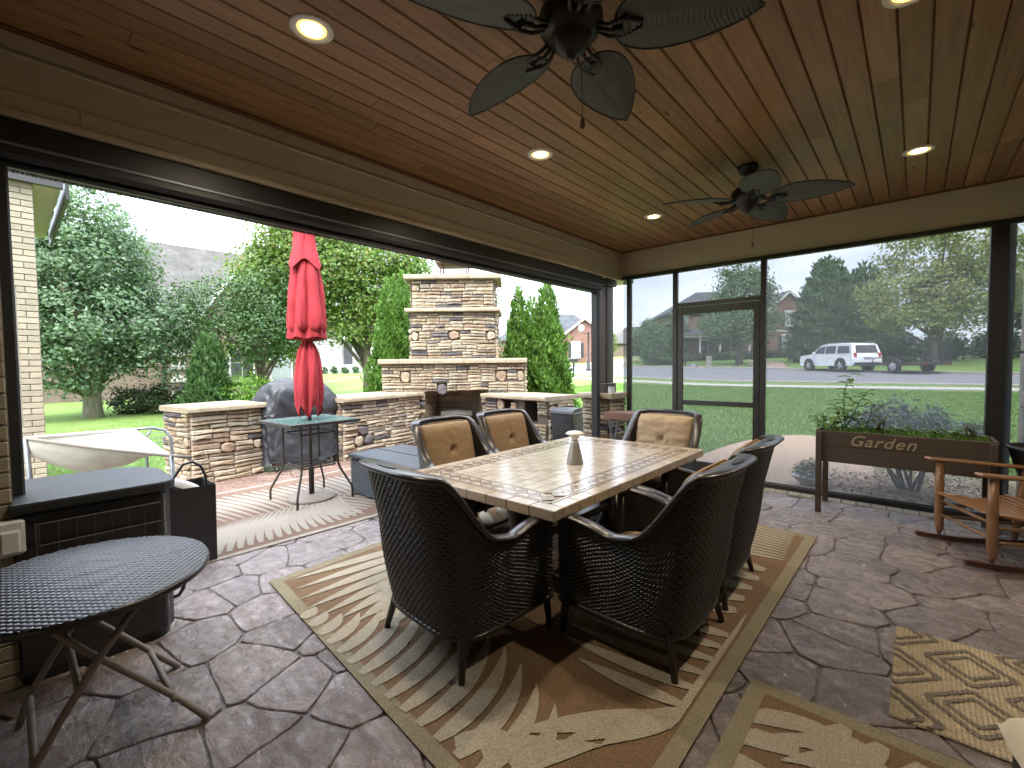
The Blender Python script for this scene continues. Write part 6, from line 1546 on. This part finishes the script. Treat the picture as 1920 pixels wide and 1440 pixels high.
# brick wing of the own house seen past the opening
bwg = thing('brick_wing', 'cream brick wing of the house with an overhanging eave', 'house wing', (-8.0, 0, 0))
MB().box(-3.0, -.012, -3, .30, -.15, 3.75).build('wall', M['cream_mortar'], bwg)
for zi in range(52):
    z0 = -.10+zi*.0735
    off = .0 if zi % 2 else .105
    for k in range(5):
        b1 = .296-off+.21*0-.212*k+ (.105 if off else 0); b0 = b1-.203
        if k == 0 and off: MB().cbox(-.012, .004, .296-.098, .296, z0, z0+.064, .004).build('brick', M['cream'], bwg); 
        if off: b1 -= .105; b0 -= .105
        if b0 < -.35: continue
        if .75 < z0 < 2.45 and b0 < .12: b0 = max(b0, .12)
        if b1-b0 > .03: MB().cbox(-.012, .004, b0, b1, z0, z0+.064, .004).build('brick', M['cream'], bwg)
wf = MB().box(-.05, .0, -.6, .10, .80, 2.44).build('window_frame', M['trim'], bwg); MB().box(-.045, .003, -.55, .06, .86, 2.38).build('pane', M['pane'], wf)
ev = MB(); ev.box(-3.2, .02, -3, .54, 3.72, 3.80); ev.build('soffit', M['beam'], bwg); MB().box(.022, .10, -3, .56, 3.70, 3.84).build('gutter', M['bronze'], bwg)
MB().add([(.05,-3,3.86),(.05,.62,3.86),(-3,.62,5.4),(-3,-3,5.4)], [(0,1,2,3)]).build('roof', M['shingle'], bwg); MB().box(-3.2, .02, .585, .62, 3.60, 3.86).build('fascia', M['bronze'], bwg)

# ------------------------------------------------------------------ street things
def lamp_post(x, y):
    t = thing('street_lamp', 'twin globe black street lamp by the brick gable house', 'street lamp', (x, y, T(x, y)), R(40))
    MB().lathe([(.22, 0), (.22, .15), (.15, .25), (.12, .9), (.07, 1.0), (.055, 3.3), (.09, 3.36), (.05, 3.5)], 14).build('post', M['trailer'], t, smooth=True)
    MB().tube([(-.62, 0, 3.5), (-.3, 0, 3.32), (0, 0, 3.42), (.3, 0, 3.32), (.62, 0, 3.5)], .035, 8).build('arm', M['trailer'], t, smooth=True)
    for s_ in (-.62, .62): MB().lathe([(.06, 3.48), (.14, 3.52), (.24, 3.66), (.27, 3.82), (.22, 4.0), (.1, 4.1), (0, 4.12)], 18, (s_, 0, 0)).build('globe', M['globe'], t, smooth=True)
lamp_post(-21.8, 34.6)
# the lamp stands on the verge this side of the far kerb
def mailbox(x, y, rz, label, lt=False):
    t = thing('mailbox', label, 'mailbox', (x, y, T(x, y)), rz, 'kerbside mailboxes')
    MB().cbox(-.05, .05, -.05, .05, 0, 1.15, .01).build('post', M['trailer'], t)
    m = MB(); m.extr([(-.11, 1.08), (.11, 1.08), (.11, 1.22)]+[(.11*math.cos(math.pi*k/8), 1.22+.11*math.sin(math.pi*k/8)) for k in range(9)]+[(-.11, 1.22)], -.30, .30, 'x'); m.build('box', M['trailer'], t)
    MB().tube([(0, 0, .75), (.22, 0, 1.06)], .02, 6).build('brace', M['trailer'], t)
    if lt: MB().cbox(-.31, .31, -.09, .09, 1.33, 1.345, .004).build('top_plate', M['white'], t)
mailbox(-17.3, 25.6, R(10), 'black mailbox on a post beyond the arborvitae', True)
mailbox(-16.6, 43.6, R(5), 'black mailbox beside the rounded evergreen across the street')
mailbox(-11.9, 43.4, R(5), 'black mailbox below the round street tree')
ut_ = thing('utility_box', 'pale utility pedestal box on the far verge', 'utility box', (-14.4, 43.6, T(-14.4, 43.6)))
MB().cbox(-.22, .22, -.2, .2, 0, .95, .03).build('cabinet', M['umbershade'], ut_); MB().cbox(-.25, .25, -.23, .23, .95, 1.05, .03).build('lid', M['umbershade'], ut_)
ut2 = thing('utility_cover', 'low grey utility dome beside the utility pedestal', 'utility box', (-15.9, 43.7, T(-15.9, 43.7)))
MB().lathe([(.5, 0), (.5, .18), (.42, .30), (0, .36)], 16).build('dome', M['greysteel'], ut2, smooth=True); MB().cbox(-.2, .2, -.52, -.48, .05, .15, .01).build('vent', M['trailer'], ut2)
# white car: local x forward
cx_, cy_ = -4.0, 37.25; hd_ = math.atan2(.70, -.71); cz_ = T(cx_, cy_)+.05
car = thing('parked_car', 'white sport utility car parked at the far kerb', 'car', (cx_, cy_, cz_), hd_)
prof = [(-2.40,.42),(-2.43,.62),(-2.42,.98),(-2.36,1.10),(-2.22,1.66),(-2.05,1.76),(-.2,1.80),(.35,1.74),(1.10,1.18),(1.25,1.12),(2.15,1.04),(2.36,.92),(2.42,.70),(2.40,.40),(2.25,.34),(-2.3,.34)]
def carbody():
    m = MB(); n = len(prof); rows = []
    for k, s_ in enumerate((-1, -.94, .94, 1)):
        ring = []
        for x, z in prof:
            w = .97-(.17*max(0, (z-1.08)/.70))-(.10 if x > 2.2 else 0); ins = 1 if abs(s_) < 1 else .985
            xx = x*(1 if abs(s_) < 1 else .985); zz = z if abs(s_) < 1 else z-.02*(z > 1)
            ring.append((xx, s_*w, zz))
        rows.append(ring)
    vs = [p for q in rows for p in q]; fs = [tuple(range(n)), tuple(range(3*n, 4*n))[::-1]]
    for k in range(3):
        for i in range(n): fs.append((k*n+i, (k+1)*n+i, (k+1)*n+(i+1) % n, k*n+(i+1) % n))
    return m.add(vs, fs)
o = carbody().build('body', M['carwhite'], car); smooth_by_angle(o.data, 35)
def side_glass(name, poly, s_):
    m = MB(); P = []
    for x, z in poly: P.append((x, s_*(.97-.17*max(0, (z-1.08)/.70)+.004), z))
    q = [(x, y-s_*.02, z) for x, y, z in P]; n = len(P); m.add(P+q, [tuple(range(n)), tuple(range(n, 2*n))[::-1]]+[(i, (i+1) % n, n+(i+1) % n, n+i) for i in range(n)]); m.build(name, M['tint'], car)
for s_ in (-1, 1):
    side_glass('side_window', [(.98,1.16),(.42,1.60),(-.02,1.64),(-.02,1.16)], s_); side_glass('side_window', [(-.10,1.16),(-.10,1.64),(-.95,1.64),(-.95,1.16)], s_); side_glass('side_window', [(-1.12,1.16),(-1.12,1.62),(-1.95,1.58),(-2.10,1.16)], s_)
    MB().cbox(-2.435, -2.30, s_*.80-.10, s_*.80+.10, .86, 1.14, .02).build('tail_light', M['taillight'], car); MB().cbox(2.22, 2.37, s_*.66-.18, s_*.66+.18, .76, .93, .02).build('headlight', M['blindpane'], car)
    MB().cbox(.72, .86, s_*1.04-.09, s_*1.04+.09, 1.10, 1.26, .03).build('mirror', M['carwhite'], car); MB().cbox(-1.9, .1, s_*.62-.02, s_*.62+.02, 1.83, 1.86, .008).build('roof_rail', M['greysteel'], car)
MB().add([(-2.372,-.72,1.15),(-2.372,.72,1.15),(-2.235,.66,1.62),(-2.235,-.66,1.62),(-2.35,-.72,1.15),(-2.35,.72,1.15),(-2.21,.66,1.62),(-2.21,-.66,1.62)], [(0,1,2,3),(7,6,5,4),(0,4,5,1),(3,2,6,7)]).build('rear_window', M['tint'], car)
MB().add([(1.07,-.76,1.22),(1.07,.76,1.22),(.40,.70,1.73),(.40,-.70,1.73)], [(0,1,2,3)]).build('windscreen', M['tint'], car)
MB().cbox(-2.47, -2.30, -.86, .86, .36, .56, .04).build('rear_bumper', M['trailer'], car); MB().cbox(-2.452, -2.42, -.25, .25, .74, .88, .004).build('number_plate', M['blindpane'], car)
def wheel(par, x, y, r_, s_, rim='alloy'):
    w = MB(); w.lathe([(r_*.55, -.11), (r_*.95, -.115), (r_, -.08), (r_, .08), (r_*.95, .115), (r_*.55, .11)], 28); w.xf(Matrix.Translation((x, y, r_)) @ Matrix.Rotation(R(90), 4, 'X')); o = w.build('wheel', M['tyre'], par, smooth=True)
    k = MB(); k.lathe([(0, 0), (r_*.60, 0), (r_*.62, .012)], 24); 
    for j in range(5): a = 2*math.pi*j/5; k.tube([(0, 0, .02), (r_*.58*math.cos(a), r_*.58*math.sin(a), .02)], .045, 6)
    k.xf(Matrix.Translation((x, y+s_*.10, r_)) @ Matrix.Rotation(R(-90*s_), 4, 'X')); k.build('rim', M[rim], o)
for x in (-1.42, 1.38):
    for s_ in (-1, 1):
        wheel(car, x, s_*.86, .375, s_); ar = MB(); ar.lathe([(.40, -.01), (.47, -.01), (.47, .01), (.40, .01)], 28); ar.xf(Matrix.Translation((x, s_*.965, .39)) @ Matrix.Rotation(R(90), 4, 'X')); ar.build('wheel_arch', M['trailer'], car)
# utility trailer hitched behind
tl = thing('utility_trailer', 'black open utility trailer with upright mesh ramp behind the white car', 'trailer', (-.35, 34.75, T(-.35, 34.75)+.05), hd_)
fm = MB(); 
for s_ in (-1, 1): fm.cbox(-1.6, 1.5, s_*.85-.04, s_*.85+.04, .45, .55, .01); fm.cbox(-1.6, 1.5, s_*.85-.025, s_*.85+.025, .85, .90, .008)
for x in (-1.58, -.5, .5, 1.48): 
    fm.cbox(x-.03, x+.03, -.81, .81, .46, .54, .008)
    for s_ in (-1, 1): fm.cbox(x-.025, x+.025, s_*.85-.02, s_*.85+.02, .551, .849, .006)
fm.build('frame', M['trailer'], tl); MB().cbox(-1.55, 1.45, -.8, .8, .545, .575, .004).build('deck', M['rust'], tl)
MB().tube([(1.5, .6, .5), (2.5, 0, .48), (2.85, 0, .48)], .04, 6).build('tongue', M['trailer'], tl); MB().tube([(1.5, -.6, .5), (2.5, 0, .48)], .04, 6).build('tongue', M['trailer'], tl)
rmp = MB()
for s_ in (-.82, -.28, .28, .82): rmp.cbox(-1.66, -1.61, s_-.025, s_+.025, .45, 1.75, .006)
for z in (.6, 1.15, 1.72): rmp.cbox(-1.65, -1.62, -.795, .795, z-.02, z+.02, .004)
for k in range(24): y = -.78+1.56*k/23; rmp.tube([(-1.635, y, .5), (-1.635, y, 1.72)], .006, 4)
rmp.build('ramp_gate', M['trailer'], tl)
for s_ in (-1, 1): wheel(tl, -.15, s_*1.02, .36, s_); fd = MB(); fd.extr([(.42*math.cos(math.pi*k/10)-.15, .40+.42*math.sin(math.pi*k/10)) for k in range(11)]+[(.39*math.cos(math.pi*k/10)-.15, .40+.39*math.sin(math.pi*k/10)) for k in range(10, -1, -1)], s_*1.02-.12, s_*1.02+.12, 'y'); fd.build('mudguard', M['trailer'], tl); MB().cbox(-1.62, -1.56, s_*.7-.1, s_*.7+.1, .45, .53, .01).build('marker_light', M['taillight'], tl)
bpy.context.view_layer.update()
